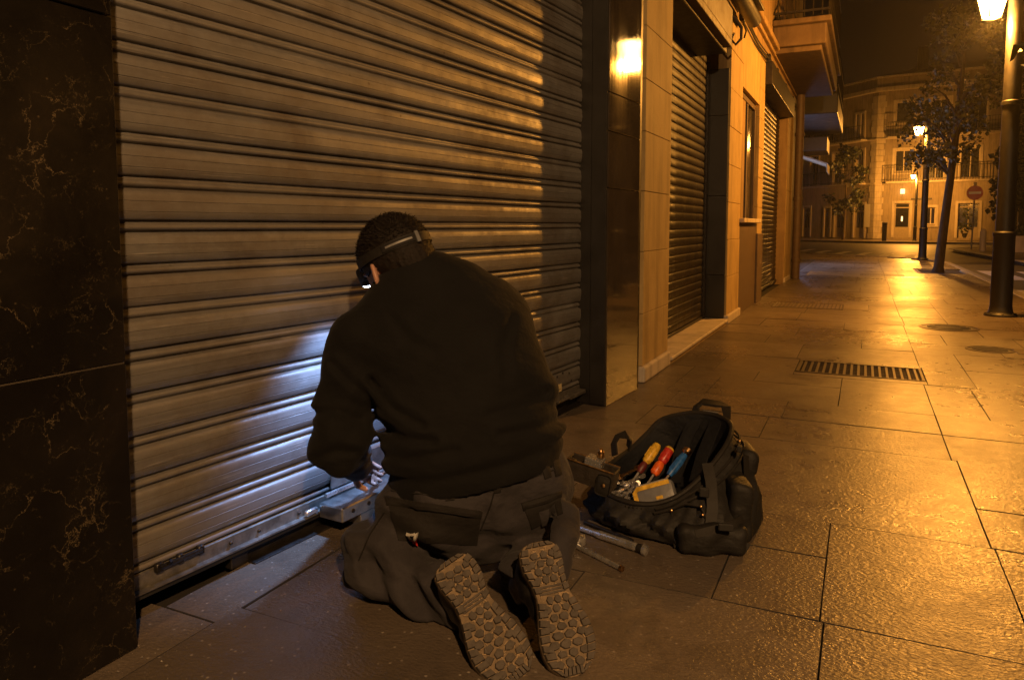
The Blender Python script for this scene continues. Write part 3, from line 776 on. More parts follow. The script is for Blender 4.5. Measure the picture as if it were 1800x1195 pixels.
mb = MB(); mb.add([(-1.75, 21.0, 2.93), (-.93, 21.0, 2.62), (-.93, 22.4, 2.62), (-1.75, 22.4, 2.93), (-.93, 21, 2.40), (-.93, 22.4, 2.40), (-1.75, 21, 2.90), (-1.75, 22.4, 2.90), (-.95, 21, 2.40), (-.95, 22.4, 2.40), (-.95, 21, 2.59), (-.95, 22.4, 2.59)], [(0, 1, 2, 3), (1, 4, 5, 2), (4, 8, 9, 5), (8, 10, 11, 9), (10, 6, 7, 11), (0, 6, 10, 1), (1, 10, 8, 4), (3, 2, 11, 7), (2, 5, 9, 11)])
mb.build('awning_cloth', M['cream'], awn)
# ================================================================== STREET LAMPS
def street_lamp(base, h, side, label, watts=LAMP_W, lit=True, group='street lamps along the pavement', color=SODIUM):
    """round post with a plinth, a short arm and a four sided lantern hung beside the post at height h"""
    r = empty('street_lamp', base, label=label, cat='street lamp', group=group)
    mb = MB(); mb.lathe([(.16, 0), (.16, .018), (.135, .03), (.118, .05), (.108, .12), (.104, .88), (.112, .895), (.112, .925), (.098, .94)], n=24); mb.build('plinth', M['lampiron'], r, True)
    mb = MB(); mb.lathe([(.092, .94), (.088, 1.6), (.080, 3.2), (.070, 4.45), (.05, 4.5), (.02, 4.56)], n=24); mb.lathe([(.088, 2.3), (.096, 2.31), (.096, 2.35), (.086, 2.36)], n=20); mb.build('post', M['lampiron'], r, True)
    for k in range(8):
        a = k * math.pi / 4; bb = MB(); bb.lathe([(.010, .018), (.010, .032), (.005, .036)], (math.cos(a) * .143, math.sin(a) * .143, 0), 6); bb.build('bolt', M['iron'], r, True)
    s = Vector(side).normalized(); c = s * 0.255
    mb = MB(); pts = [s * .06 + Vector((0, 0, h + .42)), s * .16 + Vector((0, 0, h + .46)), c + Vector((0, 0, h + .42)), c + Vector((0, 0, h + .24))]
    mb.tube(pts, .018, 8); mb.build('arm', M['iron'], r, True)
    # lantern: wider at the top
    zt, zb, wt, wb = h + .12, h - .11, .108, .068
    rot = Matrix.Rotation(math.atan2(s.y, s.x), 3, 'Z')
    mb = MB()
    def q(x, y, z): return rot @ Vector((x, y, 0)) + c + Vector((0, 0, z))
    for sx, sy in ((1, 1), (1, -1), (-1, 1), (-1, -1)):
        mb.tube([q(sx * wb, sy * wb, zb), q(sx * wt, sy * wt, zt)], .008, 6)
    for z, w in ((zb, wb), (zt, wt)):
        k = [q(w, w, z), q(w, -w, z), q(-w, -w, z), q(-w, w, z)]
        for i in range(4): mb.tube([k[i], k[(i + 1) % 4]], .008, 6)
    tp = [q(sx * (wt + .02), sy * (wt + .02), zt + .01) for sx, sy in ((1, 1), (1, -1), (-1, -1), (-1, 1))]; up = [q(sx * .05, sy * .05, zt + .10) for sx, sy in ((1, 1), (1, -1), (-1, -1), (-1, 1))]
    mb.add(tp + up, [(0, 1, 5, 4), (1, 2, 6, 5), (2, 3, 7, 6), (3, 0, 4, 7), (4, 5, 6, 7), (3, 2, 1, 0)])
    mb.lathe([(.02, zt + .1), (.03, zt + .13), (.012, zt + .16), (.004, zt + .20)], c, 8)
    lan = mb.build('lantern', M['iron'], r)
    g = MB(); wt2, wb2 = wt - .004, wb - .004
    kt = [q(sx * wt2, sy * wt2, zt) for sx, sy in ((1, 1), (1, -1), (-1, -1), (-1, 1))]; kb = [q(sx * wb2, sy * wb2, zb) for sx, sy in ((1, 1), (1, -1), (-1, -1), (-1, 1))]
    for i in range(4):
        p = MB(); p.add([kb[i], kb[(i + 1) % 4], kt[(i + 1) % 4], kt[i]], [(0, 1, 2, 3)]); p.build('pane', M['lampglass'] if lit else M['glassdark'], lan)
    p = MB(); p.add(kb, [(0, 1, 2, 3)]); p.build('pane', M['lampglass'] if lit else M['glassdark'], lan)
    if lit:
        ld = bpy.data.lights.new('sodium_light', 'POINT'); ld.color = color; ld.energy = watts; ld.shadow_soft_size = 0.065
        lo = link('sodium_light', ld, r); lo.location = c + Vector((0, 0, zb - .075))
    return r
street_lamp((1.40, 9.74, 0), 3.35, (-0.92, -0.40, 0), 'nearest lit street lamp, thick dark post at the right edge of the picture')
street_lamp((1.585, 25.2, 0), 3.78, (-0.92, -0.40, 0), 'second lit street lamp, thin dark post standing just past the leaning tree', LAMP_W * 0.7)
street_lamp((3.0, 55.6, 0), 4.2, (-0.92, -0.40, 0), 'farthest lit street lamp, slim post before the glowing building across the road', LAMP_W * 3.0)
street_lamp((2.0, -1.6, 0), 3.55, (-0.92, -0.40, 0), 'street lamp of the same row, behind the viewpoint', LAMP_W * 1.15, color=AMBER)

# ================================================================== TREES
def leaves(mb, centre, rad, n, size, seed, squash=0.8, hollow=0.35, droop=0.2):
    rg = np.random.RandomState(seed)
    k = 0
    while k < n:
        d = rg.normal(size=3); d /= np.linalg.norm(d)
        rr = rad * (hollow + (1 - hollow) * rg.rand() ** 0.6)
        p = np.array(centre) + d * rr * np.array([1, 1, squash])
        u = rg.normal(size=3); u[2] -= droop * 3; u /= np.linalg.norm(u)
        v = np.cross(u, rg.normal(size=3)); v /= np.linalg.norm(v)
        s = size * (0.6 + 0.8 * rg.rand()); w = s * 0.42
        nn = np.cross(u, v) * s * 0.12
        b = p; t = p + u * s; m1 = p + u * s * .45 + v * w + nn; m2 = p + u * s * .45 - v * w + nn
        mb.add([b, m1, t, m2], [(0, 1, 2), (0, 2, 3)]); k += 1
def tree(base, trunk, limbs, clumps, leaf_mat, size, seed, name='street_tree', **kw):
    r = empty(name, base, **kw); mb = MB()
    mb.tube([Vector(p) for p, _ in trunk], [q for _, q in trunk], 10)
    mb.build('trunk', M['bark'], r, True)
    for lb in limbs:
        m2 = MB(); m2.tube([Vector(p) for p, _ in lb], [q for _, q in lb], 7); m2.build('limb', M['bark'], r, True)
    c = MB(); rg = random.Random(seed)
    for i, (p, rad, n) in enumerate(clumps): leaves(c, p, rad, n, size * rg.uniform(.85, 1.2), seed * 31 + i)
    c.build('crown', leaf_mat, r, fixn=False); return r
def auto_tree(base, h0, top, lean, rad, n_clump, per, leaf_mat, size, seed, r0=.13, **kw):
    rg = random.Random(seed); lx, ly = lean
    tr = [((0, 0, -.02), r0 * 1.35), ((lx * .03, ly * .03, .12), r0), ((lx * .35, ly * .35, h0 * .6), r0 * .82), ((lx * .6, ly * .6, h0), r0 * .72), ((lx * .85, ly * .85, (h0 + top) / 2), r0 * .45), ((lx, ly, top * .95), r0 * .12)]
    limbs, clumps = [], []
    for i in range(n_clump):
        a = rg.uniform(0, 6.28); f = rg.random(); z = h0 * .92 + (top - h0 * .92) * f
        rr = rad * (0.35 + .65 * rg.random()) * (1 - .55 * max(0, f - .35))
        p = Vector((lx * z / top + math.cos(a) * rr, ly * z / top + math.sin(a) * rr, z))
        clumps.append((p, rad * rg.uniform(.20, .36), per))
        zs = max(h0 * .8, z - rr * .7); s_ = Vector((lx * zs / top, ly * zs / top, zs))
        if i % 2 == 0: limbs.append([(s_, r0 * .32), (s_.lerp(p, .5) + Vector((0, 0, .12)), r0 * .2), (p, r0 * .06)])
    return tree(base, tr, limbs, clumps, leaf_mat, size, seed, **kw)
auto_tree((1.47, 18.45, 0), 2.6, 5.6, (.34, .1), 1.0, 52, 58, M['leaf'], .085, 3, .10, label='slim leaning street tree between the two lamp posts, thin crown lit from below', cat='tree', group='street trees')
auto_tree((-1.35, 57.2, 0), 2.0, 6.4, (.1, 0), 1.5, 26, 55, M['leafd'], .20, 5, .09, label='small dark young tree before the shaded wing of the far building', cat='tree', group='street trees')
auto_tree((7.6, 41.5, 0), 1.9, 8.0, (.2, 0), 2.6, 60, 110, M['leafd'], .26, 9, .2, label='broad black crowned tree behind the no entry sign at the right', cat='tree', group='street trees')
auto_tree((1.80, 7.35, 0), 2.75, 5.2, (.25, .6), .80, 36, 40, M['leaf'], .15, 12, .10, label='tree beside the nearest lamp, only its drooping leaves show at the right edge', cat='tree', group='street trees')
pit = MB()
for a, b in (((1.06, 17.74, -.02), (2.0, 17.82, .006)), ((1.06, 19.2, -.02), (2.0, 19.28, .006)), ((1.06, 17.82, -.02), (1.12, 19.2, .006)), ((1.94, 17.82, -.02), (2.0, 19.2, .006))): pit.span(a, b, .004)
tag(pit.build('tree_pit_edge', M['kerb'], pavement))
so = MB(); so.span((1.12, 17.82, -.028), (1.94, 19.2, -.015)); tag(so.build('tree_pit_soil', M['grout'], pavement))

# ================================================================== GRATES, COVERS
def grate(x0, x1, y0, y1, nb, label):
    r = empty('drain_grate', ((x0 + x1) / 2, (y0 + y1) / 2, 0), label=label, cat='grate', group='pavement grates')
    W, D = x1 - x0, y1 - y0
    mb = MB(); t = .022
    mb.span((-W / 2, -D / 2, -.02), (W / 2, -D / 2 + t, .004), .003); mb.span((-W / 2, D / 2 - t, -.02), (W / 2, D / 2, .004), .003)
    mb.span((-W / 2, -D / 2 + t, -.02), (-W / 2 + t, D / 2 - t, .004), .003); mb.span((W / 2 - t, -D / 2 + t, -.02), (W / 2, D / 2 - t, .004), .003)
    mb.build('frame', M['grate'], r)
    k = MB(); k.span((-W / 2 + .01, -D / 2 + .01, -.026), (W / 2 - .01, D / 2 - .01, -.022)); k.build('pit', M['black'], r)
    b = MB(); b.span((-.009, -D / 2 + t, -.018), (.009, D / 2 - t, .002), .002)
    me = b.mesh('bar', M['grate'])
    for i in range(nb):
        o = link('bar', me, r); o.location = (-W / 2 + t + (W - 2 * t) * (i + .5) / nb, 0, rnd.uniform(-.001, .001))
    c = MB()
    for j in range(9): c.span((-W / 2 + t, -D / 2 + D * (j + 1) / 10 - .003, -.018), (W / 2 - t, -D / 2 + D * (j + 1) / 10 + .003, -.004))
    c.build('cross_rod', M['grate'], r)
grate(-.40, .39, 5.385, 5.855, 17, 'nearest wide cast iron drain grate set in the pavement beyond the bag')
grate(-1.02, -.20, 9.62, 10.28, 17, 'second drain grate further along, beside the niche window')
grate(-1.05, -.35, 16.1, 17.6, 15, 'farthest drain grate, catching the cold light past the downpipe')
grate(-.05, .75, 16.6, 17.1, 15, 'narrow drain grate in the middle of the pavement beside the coldly lit one')
def manhole(x, y, r_, label, m='dsteel'):
    o = empty('manhole_cover', (x, y, 0), label=label, cat='manhole cover', group='round pavement covers')
    mb = MB(); mb.lathe([(r_ * 1.12, -.02), (r_ * 1.12, .004), (r_ * 1.02, .005), (r_ * 1.0, -.006)], n=32); mb.build('ring', M['grate'], o, True)
    mb = MB(); mb.lathe([(r_ * .98, -.02), (r_ * .98, .002), (r_ * .9, .0035), (r_ * .85, .0005), (r_ * .5, .0005), (r_ * .45, .003), (.01, .003)], n=32)
    for i in range(-3, 4):
        L = math.sqrt(max(0, (r_ * .8) ** 2 - (i * r_ * .22) ** 2)); mb.box((0, i * r_ * .22, .0025), (2 * L, .018, .005))
    mb.build('lid', M[m], o, True)
manhole(.78, 8.38, .235, 'larger round cover lying towards the foot of the nearest lamp')
manhole(.95, 7.02, .155, 'smaller round cover nearer than the other one, beside a square lid')
sq = empty('service_lid', (1.28, 7.0, 0), label='square metal service lid right of the smaller round cover', cat='service lid')
mb = MB(); mb.span((-.16, -.14, -.02), (.16, .14, .0035), .003); mb.build('lid', M['grate'], sq); mb = MB(); mb.box((0, .08, .005), (.09, .02, .004)); mb.build('handle', M['iron'], sq)

# ================================================================== SIGN, BOLLARD, BIN, PLANTERS
sg = empty('no_entry_sign', (4.17, 37.2, 0), label='round red no entry sign with a white bar on a thin pole', cat='road sign')
mb = MB(); mb.tube([(0, 0, -.02), (.03, 0, 2.75)], .03, 8); mb.build('pole', M['alu'], sg, True)
ax = Vector((-.17, -.98, 0))
mb = MB(); mb.lathe([(.30, 0), (.305, .01), (.305, .025), (.295, .03)], Vector((.03, -.035, 2.4)), 28, ax); mb.build('disc', M['signred'], sg)
sgr = Matrix.Rotation(math.atan2(ax.y, ax.x) + math.pi / 2, 3, 'Z')
mb = MB(); mb.box(Vector((.03, -.035, 2.4)) + ax * .033, (.44, .006, .095), 0, sgr); mb.build('white_bar', M['white'], sg)
mb = MB(); mb.box((.03, -.0, 2.78), (.13, .05, .16), .02); mb.build('reflector', M['label'], sg)
bo = empty('bollard', (4.30, 34.9, 0), label='pale stone bollard in front of the no entry sign', cat='bollard')
mb = MB(); mb.lathe([(.115, 0), (.115, .74), (.10, .80), (.06, .86), (.02, .88)], n=16); mb.build('shaft', M['trim'], bo, True)
pw = empty('planter_box', (5.35, 33.5, 0), label='low pale stone planter wall behind the nearest lamp post', cat='planter')
mb = MB(); mb.span((-.45, -.3, 0), (.9, .3, .62), .02); mb.build('box', M['trim'], pw)
mb = MB(); 
for i in range(7): leaves(mb, (-.3 + i * .16, 0, .8), .22, 40, .14, 400 + i)
mb.build('plant', M['leafd'], pw, fixn=False)
lb = empty('litter_bin', (1.18, 54.4, 0), label='dark slim litter bin standing left of the lit doorway across the road', cat='litter bin')
mb = MB(); mb.lathe([(.13, 0), (.14, .05), (.15, 1.1), (.17, 1.14), (.16, 1.2), (.05, 1.24)], n=14); mb.build('body', M['iron'], lb, True)

# ================================================================== FAR BUILDING ACROSS THE ROAD
fb = empty('corner_building', (0.6, 60.5, 0), label='three storey pale corner building with balconies and a lamplit ground floor across the road', cat='building')
def wing(name, d, n, items):
    w = empty(name, (0, 0, 0)); w.parent = fb
    M3 = Matrix(((d[0], -n[0], 0), (d[1], -n[1], 0), (0, 0, 1)))      # x along the wall, y into the wall
    w.matrix_local = M3.to_4x4(); return w
dr, nr = (.992, -.129), (-.129, -.992)
dl, nl = (-.687, .727), (-.727, -.687)
def wbox(w, name, s0, s1, z0, z1, p0, p1, mat, bev=0.0):
    mb = MB(); mb.span((s0, -p1, z0), (s1, -p0, z1), bev); return mb.build(name, mat, w)
# right wing: x runs to the right; left wing: mirrored so x still runs away from the corner
rw = wing('lit_wing', dr, nr, None)
lw = wing('shaded_wing', dl, nl, None)
def wall_with_holes(w, L, holes, H, mat, name='wall'):
    xs = sorted({0, L} | {h[0] for h in holes} | {h[1] for h in holes}); zs = sorted({0, H} | {h[2] for h in holes} | {h[3] for h in holes})
    mb = MB()
    for xa, xb in zip(xs, xs[1:]):
        for za, zb in zip(zs, zs[1:]):
            if any(h[0] <= xa and xb <= h[1] and h[2] <= za and zb <= h[3] for h in holes): continue
            mb.add([(xa, 0, za), (xb, 0, za), (xb, 0, zb), (xa, 0, zb)], [(0, 1, 2, 3)])
    for (a, b, c_, d_) in holes:
        e = .28
        mb.add([(a, 0, c_), (b, 0, c_), (b, 0, d_), (a, 0, d_), (a, e, c_), (b, e, c_), (b, e, d_), (a, e, d_)], [(0, 1, 5, 4), (1, 2, 6, 5), (2, 3, 7, 6), (3, 0, 4, 7)])
    return mb.build(name, mat, w, fixn=False)
def window_in(w, h, kind='window', dark=True, mull=1, trans=None):
    a, b, c_, d_ = h; mb = MB(); t = .07
    mb.span((a, .12, c_), (a + t, .2, d_)); mb.span((b - t, .12, c_), (b, .2, d_)); mb.span((a + t, .12, d_ - t), (b - t, .2, d_)); mb.span((a + t, .12, c_), (b - t, .2, c_ + t))
    for i in range(mull): x = a + (b - a) * (i + 1) / (mull + 1); mb.span((x - .035, .125, c_ + t), (x + .035, .195, d_ - t))
    if trans: mb.span((a + t, .122, trans - .04), (b - t, .198, trans + .04))
    if kind == 'door': mb.span((a + t, .13, c_ + t), (b - t, .19, c_ + .75))
    p = MB(); p.add([(a, .16, c_), (b, .16, c_), (b, .16, d_), (a, .16, d_)], [(0, 1, 2, 3)])
    mb.build(kind, M['doorw'] if kind == 'door' else M['trim'], w); p.build('pane', M['glassdark'] if dark else M['doorlight'], w)
    m2 = MB(); o = .16
    m2.span((a - o, -.05, c_ if kind == 'door' else c_ - .1), (a, 0, d_ + o)); m2.span((b, -.05, c_ if kind == 'door' else c_ - .1), (b + o, 0, d_ + o)); m2.span((a, -.05, d_), (b, 0, d_ + o))
    if kind != 'door': m2.span((a - .22, -.09, c_ - .18), (b + .22, 0, c_ - .1))
    m2.build('surround', M['trim'], w)
RH = [(1.32, 2.28, .16, 2.62), (5.25, 6.5, .16, 2.55), (3.3, 3.9, 1.1, 2.3), (1.2, 2.35, 4.85, 6.4), (3.25, 4.3, 4.3, 6.35), (5.3, 6.4, 4.3, 6.35), (1.15, 2.35, 8.4, 9.8), (3.4, 4.5, 7.6, 9.8), (5.6, 6.7, 7.6, 9.8), (7.9, 9.0, 4.3, 6.35), (7.9, 9.0, 7.6, 9.8), (8.2, 9.2, .16, 2.55), (10.3, 11.3, 4.3, 6.35)]
wall_with_holes(rw, 13, RH, 11, M['cream'])
for i, h in enumerate(RH): window_in(rw, h, 'door' if h[2] < .3 else 'window', True, 0 if i in (0, 6) else 1, 2.3 if h[2] < .3 else None)
LH = [(.95, 1.95, .1, 2.6), (3.0, 4.0, .1, 2.5), (4.5, 5.1, .1, 2.4), (6.8, 7.6, .1, 2.5), (1.2, 2.0, 4.3, 6.6), (3.4, 4.4, 4.3, 6.6), (6.0, 6.9, 4.3, 6.6), (1.3, 1.62, 7.6, 9.3), (1.74, 2.06, 7.6, 9.3), (4.2, 5.0, 7.6, 9.3), (6.8, 7.6, 7.6, 9.3)]
wall_with_holes(lw, 16, LH, 11, M['cream'])
for h in LH: window_in(lw, h, 'door' if h[2] < .3 else 'window', True, 1, 2.1 if h[2] < .3 else None)
for w, L in ((rw, 13), (lw, 16)):
    wbox(w, 'plinth', .0, L, 0, .9, .003, .05, M['stucco']) if False else None
    wbox(w, 'cornice', -.15, L, 10.62, 10.9, 0.004, .35, M['trim'], .03)
    wbox(w, 'parapet', -.1, L, 10.905, 11.55, -.2, .18, M['cream'])
    wbox(w, 'parapet_cap', -.1, L, 11.555, 11.68, -.25, .3, M['trim'])
    wbox(w, 'string_course', -.05, L, 4.0, 4.14, .004, .16, M['trim'], .02)
    wbox(w, 'string_course', -.05, L, 7.2, 7.32, .004, .12, M['trim'], .02)
    x0 = .75
    for z in (4.145, 7.33):
        bl = wbox(w, 'balcony_slab', x0, L - 1, z - .12, z, .17, .75, M['trim'], .015)
        mb = MB()
        for zz_ in (z + .14, z + 1.0): mb.box(((x0 + L - 1) / 2, -.72, zz_), (L - 1 - x0, .03, .04))
        mb.build('handrail', M['iron'], w)
        mb = MB(); mb.box((0, 0, .5), (.025, .025, 1.0)); bme2 = mb.mesh('baluster', M['iron'])
        for i in range(int((min(L, 9.5) - 1 - x0) / .16)):
            o = link('baluster', bme2, w); o.location = (x0 + .02 + i * .16, -.72, z)
# corner quoins
for k in range(24):
    z = .05 + k * .43
    mb = MB(); e = .46 if k % 2 else .56
    pts = [(-nl[0] * 0 + nl[0] * .05, nl[1] * .05), (dl[0] * e + nl[0] * .05, dl[1] * e + nl[1] * .05), (dl[0] * e - nl[0] * .05, dl[1] * e - nl[1] * .05), (0, .2), (dr[0] * e - nr[0] * .05, dr[1] * e - nr[1] * .05), (dr[0] * e + nr[0] * .05, dr[1] * e + nr[1] * .05), (nr[0] * .05, nr[1] * .05)]
    mb.prism(pts, z, z + .41); mb.build('quoin', M['trim'], fb)
rf = MB()
far = Vector((-3.6, 9.5, 0)); a, b, c_ = Vector((-9.5 * .687 - 1.5, 16 * .727, 11.6)), Vector((0, 0, 11.6)), Vector((13 * .992, -13 * .129, 11.6)); apx = Vector((3.0, 7.5, 13.6)); apx2 = Vector((9.5, 6.5, 13.6)); bk_ = Vector((10, 14, 11.6))
rf.add([a, b, c_, bk_, apx, apx2], [(0, 1, 4), (1, 2, 5, 4), (2, 3, 5), (3, 0, 4, 5)]); rf.build('roof', M['roof'], fb)
ch = MB(); ch.span((2.6, 4.2, 12.3), (3.3, 4.9, 14.4)); ch.build('chimney', M['cream'], fb)
bkb = MB(); bkb.add([(0, .6, 0), (12.9, .6, 0), (12.9, .6, 11.4), (0, .6, 11.4)], [(0, 1, 2, 3)]); bkb.build('inner_wall', M['black'], rw, fixn=False)
bkb = MB(); bkb.add([(.6, .6, 0), (15.9, .6, 0), (15.9, .6, 11.4), (.6, .6, 11.4)], [(0, 1, 2, 3)]); bkb.build('inner_wall', M['black'], lw, fixn=False)
mb = MB(); mb.box((1.8, -.16, 3.45), (.28, .2, .34), .03); mb.build('wall_lamp', M['doorlight'], rw)
mb = MB(); mb.box((.62, -.03, 1.75), (.52, .05, 1.7)); mb.build('white_panel', M['white'], lw)
mb = MB(); mb.box((3.0, -.06, 2.9), (1.3, .06, .12)); mb.build('wall_bracket', M['iron'], rw)
dw = MB(); dw.box((1.8, .15, 1.5), (.10, .015, .34)); dw.build('door_glow', M['doorlight'], rw)
hb_ = []
for (w, s, z, lab) in ((rw, 7.1, 1.35, 'tall dark climbing plant in a pot at the lit wing right of the glazed doors'), (lw, 5.7, 1.3, 'dark potted shrub standing against the shaded wing of the far building')):
    P = fb.matrix_world @ w.matrix_local @ Vector((s, -.45, 0)); P = Vector((0.6, 60.5, 0)) + (w.matrix_local.to_3x3() @ Vector((s, -.45, 0)))
    r = empty('potted_plant', P, label=lab, cat='plant', group='potted plants by the far building')
    mb = MB(); mb.lathe([(.16, 0), (.24, .45), (.26, .5), (.2, .5), (.03, .48)], n=14); mb.build('pot', M['dsteel'], r, True)
    mb = MB(); leaves(mb, (0, 0, 1.0), .42, 110, .2, 77 + int(s)); leaves(mb, (0, 0, 1.7), .32, 80, .2, 79 + int(s)); leaves(mb, (0, 0, 2.2), .2, 40, .18, 81 + int(s)); mb.build('foliage', M['leafd'], r, fixn=False)
# roofs and a dark house further back, and one closing the right
for i, (x0, x1, y0, y1, h, rh, lab) in enumerate(((-14, -3, 74, 84, 12.6, 3.2, 'dark house behind the left wing, only its unlit roof shows against the sky'), (13.2, 30, 58, 70, 9.5, 2.4, 'dark house closing the street at the far right behind the trees'))):
    r = empty('house', (x0, y0, 0), label=lab, cat='house', group='unlit houses behind')
    mb = MB(); mb.span((0, 0, 0), (x1 - x0, y1 - y0, h)); mb.build('wall', M['stucco'], r)
    mb = MB(); W, D = x1 - x0, y1 - y0; mb.add([(-.4, -.4, h), (W + .4, -.4, h), (W + .4, D + .4, h), (-.4, D + .4, h), (W * .3, D / 2, h + rh), (W * .7, D / 2, h + rh)], [(0, 1, 5, 4), (1, 2, 5), (2, 3, 4, 5), (3, 0, 4)]); mb.build('roof', M['roof'], r)
# ================================================================== SIGNED DISTANCE MODELLING (for body, clothes, bag)
def v3(p): return np.array([p[0], p[1], p[2]], dtype=np.float32)
class Field:
    def __init__(s, lo, hi, h):
        s.lo = np.array(lo, np.float32); s.h = h
        s.n = tuple(int(math.ceil((hi[i] - lo[i]) / h)) + 1 for i in range(3))
        ax = [s.lo[i] + h * np.arange(s.n[i], dtype=np.float32) for i in range(3)]
        s.P = np.stack(np.meshgrid(*ax, indexing='ij'), axis=-1)
        s.F = np.full(s.n, 10.0, np.float32)
    def box(s, c, r):
        i0 = np.clip(np.floor((v3(c) - r - s.lo) / s.h).astype(int), 0, np.array(s.n) - 1); i1 = np.clip(np.ceil((v3(c) + r - s.lo) / s.h).astype(int) + 1, 1, np.array(s.n))
        return tuple(slice(a, b) for a, b in zip(i0, i1))
    def acone(s, a, b, ra, rb, flat=None, k=.03):
        """add a tapered capsule, evaluated only round itself"""
        a_, b_ = v3(a), v3(b); r = np.linalg.norm(b_ - a_) / 2 + max(ra, rb) + .07; sl = s.box((a_ + b_) / 2, r)
        d = s.cone(a, b, ra, rb, flat, s.P[sl]); s.blend(sl, d, k); return s
    def blend(s, sl, d, k):
        F = s.F[sl]
        if k <= 0: s.F[sl] = np.minimum(F, d); return
        h = np.clip(0.5 + 0.5 * (F - d) / k, 0, 1); s.F[sl] = F * (1 - h) + d * h - k * h * (1 - h)
    def cone(s, a, b, ra, rb, flat=None, P=None):
        """tapered capsule; flat = (axis, factor) squeezes it along an axis"""
        a, b = v3(a), v3(b); P = (s.P if P is None else P) - a; ab = b - a
        if flat is not None:
            u = v3(flat[0]); u = u / np.linalg.norm(u); k = np.float32(1 / flat[1] - 1)
            P = P + (P @ u)[..., None] * k * u; ab = ab + (ab @ u) * k * u
        t = np.clip((P @ ab) / max(1e-9, float(ab @ ab)), 0, 1)
        d = np.linalg.norm(P - t[..., None] * ab, axis=-1) - (ra + t * (rb - ra))
        return d * (flat[1] ** 0.5 if flat is not None else 1.0)
    def aell(s, c, r, axes=None, k=.03, cut=False):
        sl = s.box(c, max(r) + .07); d = s.ell(c, r, axes, s.P[sl])
        if cut:
            F = s.F[sl]; h = np.clip(0.5 - 0.5 * (F + d) / k, 0, 1); s.F[sl] = F * (1 - h) - d * h + k * h * (1 - h)
        else: s.blend(sl, d, k)
        return s
    def ell(s, c, r, axes=None, P=None):
        P = (s.P if P is None else P) - v3(c)
        if axes is not None: P = P @ np.stack([v3(a) / np.linalg.norm(v3(a)) for a in axes], axis=1)
        r = np.array(r, np.float32)
        k0 = np.linalg.norm(P / r, axis=-1); k1 = np.linalg.norm(P / (r * r), axis=-1)
        return k0 * (k0 - 1) / np.maximum(k1, 1e-6)
    def rbox(s, c, half, rad, axes):
        P = (s.P - v3(c)) @ np.stack([v3(a) / np.linalg.norm(v3(a)) for a in axes], axis=1)
        q = np.abs(P) - (np.array(half, np.float32) - rad)
        return np.linalg.norm(np.maximum(q, 0), axis=-1) + np.minimum(q.max(-1), 0) - rad
    def plane(s, c, n):
        n = v3(n); n = n / np.linalg.norm(n); return (s.P - v3(c)) @ n
    def add(s, d, k=0.03):
        if k <= 0: s.F = np.minimum(s.F, d); return s
        h = np.clip(0.5 + 0.5 * (s.F - d) / k, 0, 1); s.F = s.F * (1 - h) + d * h - k * h * (1 - h); return s
    def sub(s, d, k=0.01):
        h = np.clip(0.5 - 0.5 * (s.F + d) / k, 0, 1); s.F = s.F * (1 - h) - d * h + k * h * (1 - h); return s
    def isect(s, d): s.F = np.maximum(s.F, d); return s
    def mesh(s, name, mats, parent=None, smooth_iter=0):
        v, q = nets(s.F, s.lo, s.h)
        if smooth_iter:
            e = np.concatenate([q[:, [0, 1]], q[:, [1, 2]], q[:, [2, 3]], q[:, [3, 0]]])
            for it in range(smooth_iter):
                acc = np.zeros_like(v); cnt = np.zeros(len(v))
                for i, j in ((0, 1), (1, 0)):
                    np.add.at(acc, e[:, i], v[e[:, j]]); np.add.at(cnt, e[:, i], 1)
                v = v * .5 + .5 * acc / np.maximum(cnt, 1)[:, None]
        me = bpy.data.meshes.new(name)
        me.vertices.add(len(v)); me.vertices.foreach_set('co', v.astype(np.float32).ravel())
        me.loops.add(len(q) * 4); me.loops.foreach_set('vertex_index', q.astype(np.int32).ravel())
        me.polygons.add(len(q)); me.polygons.foreach_set('loop_start', np.arange(0, len(q) * 4, 4, dtype=np.int32))
        try: me.polygons.foreach_set('loop_total', np.full(len(q), 4, np.int32))
        except Exception: pass
        me.update(calc_edges=True); me.validate()
        for m in (mats if isinstance(mats, (list, tuple)) else [mats]): me.materials.append(m)
        me.polygons.foreach_set('use_smooth', [True] * len(me.polygons))
        return link(name, me, parent)
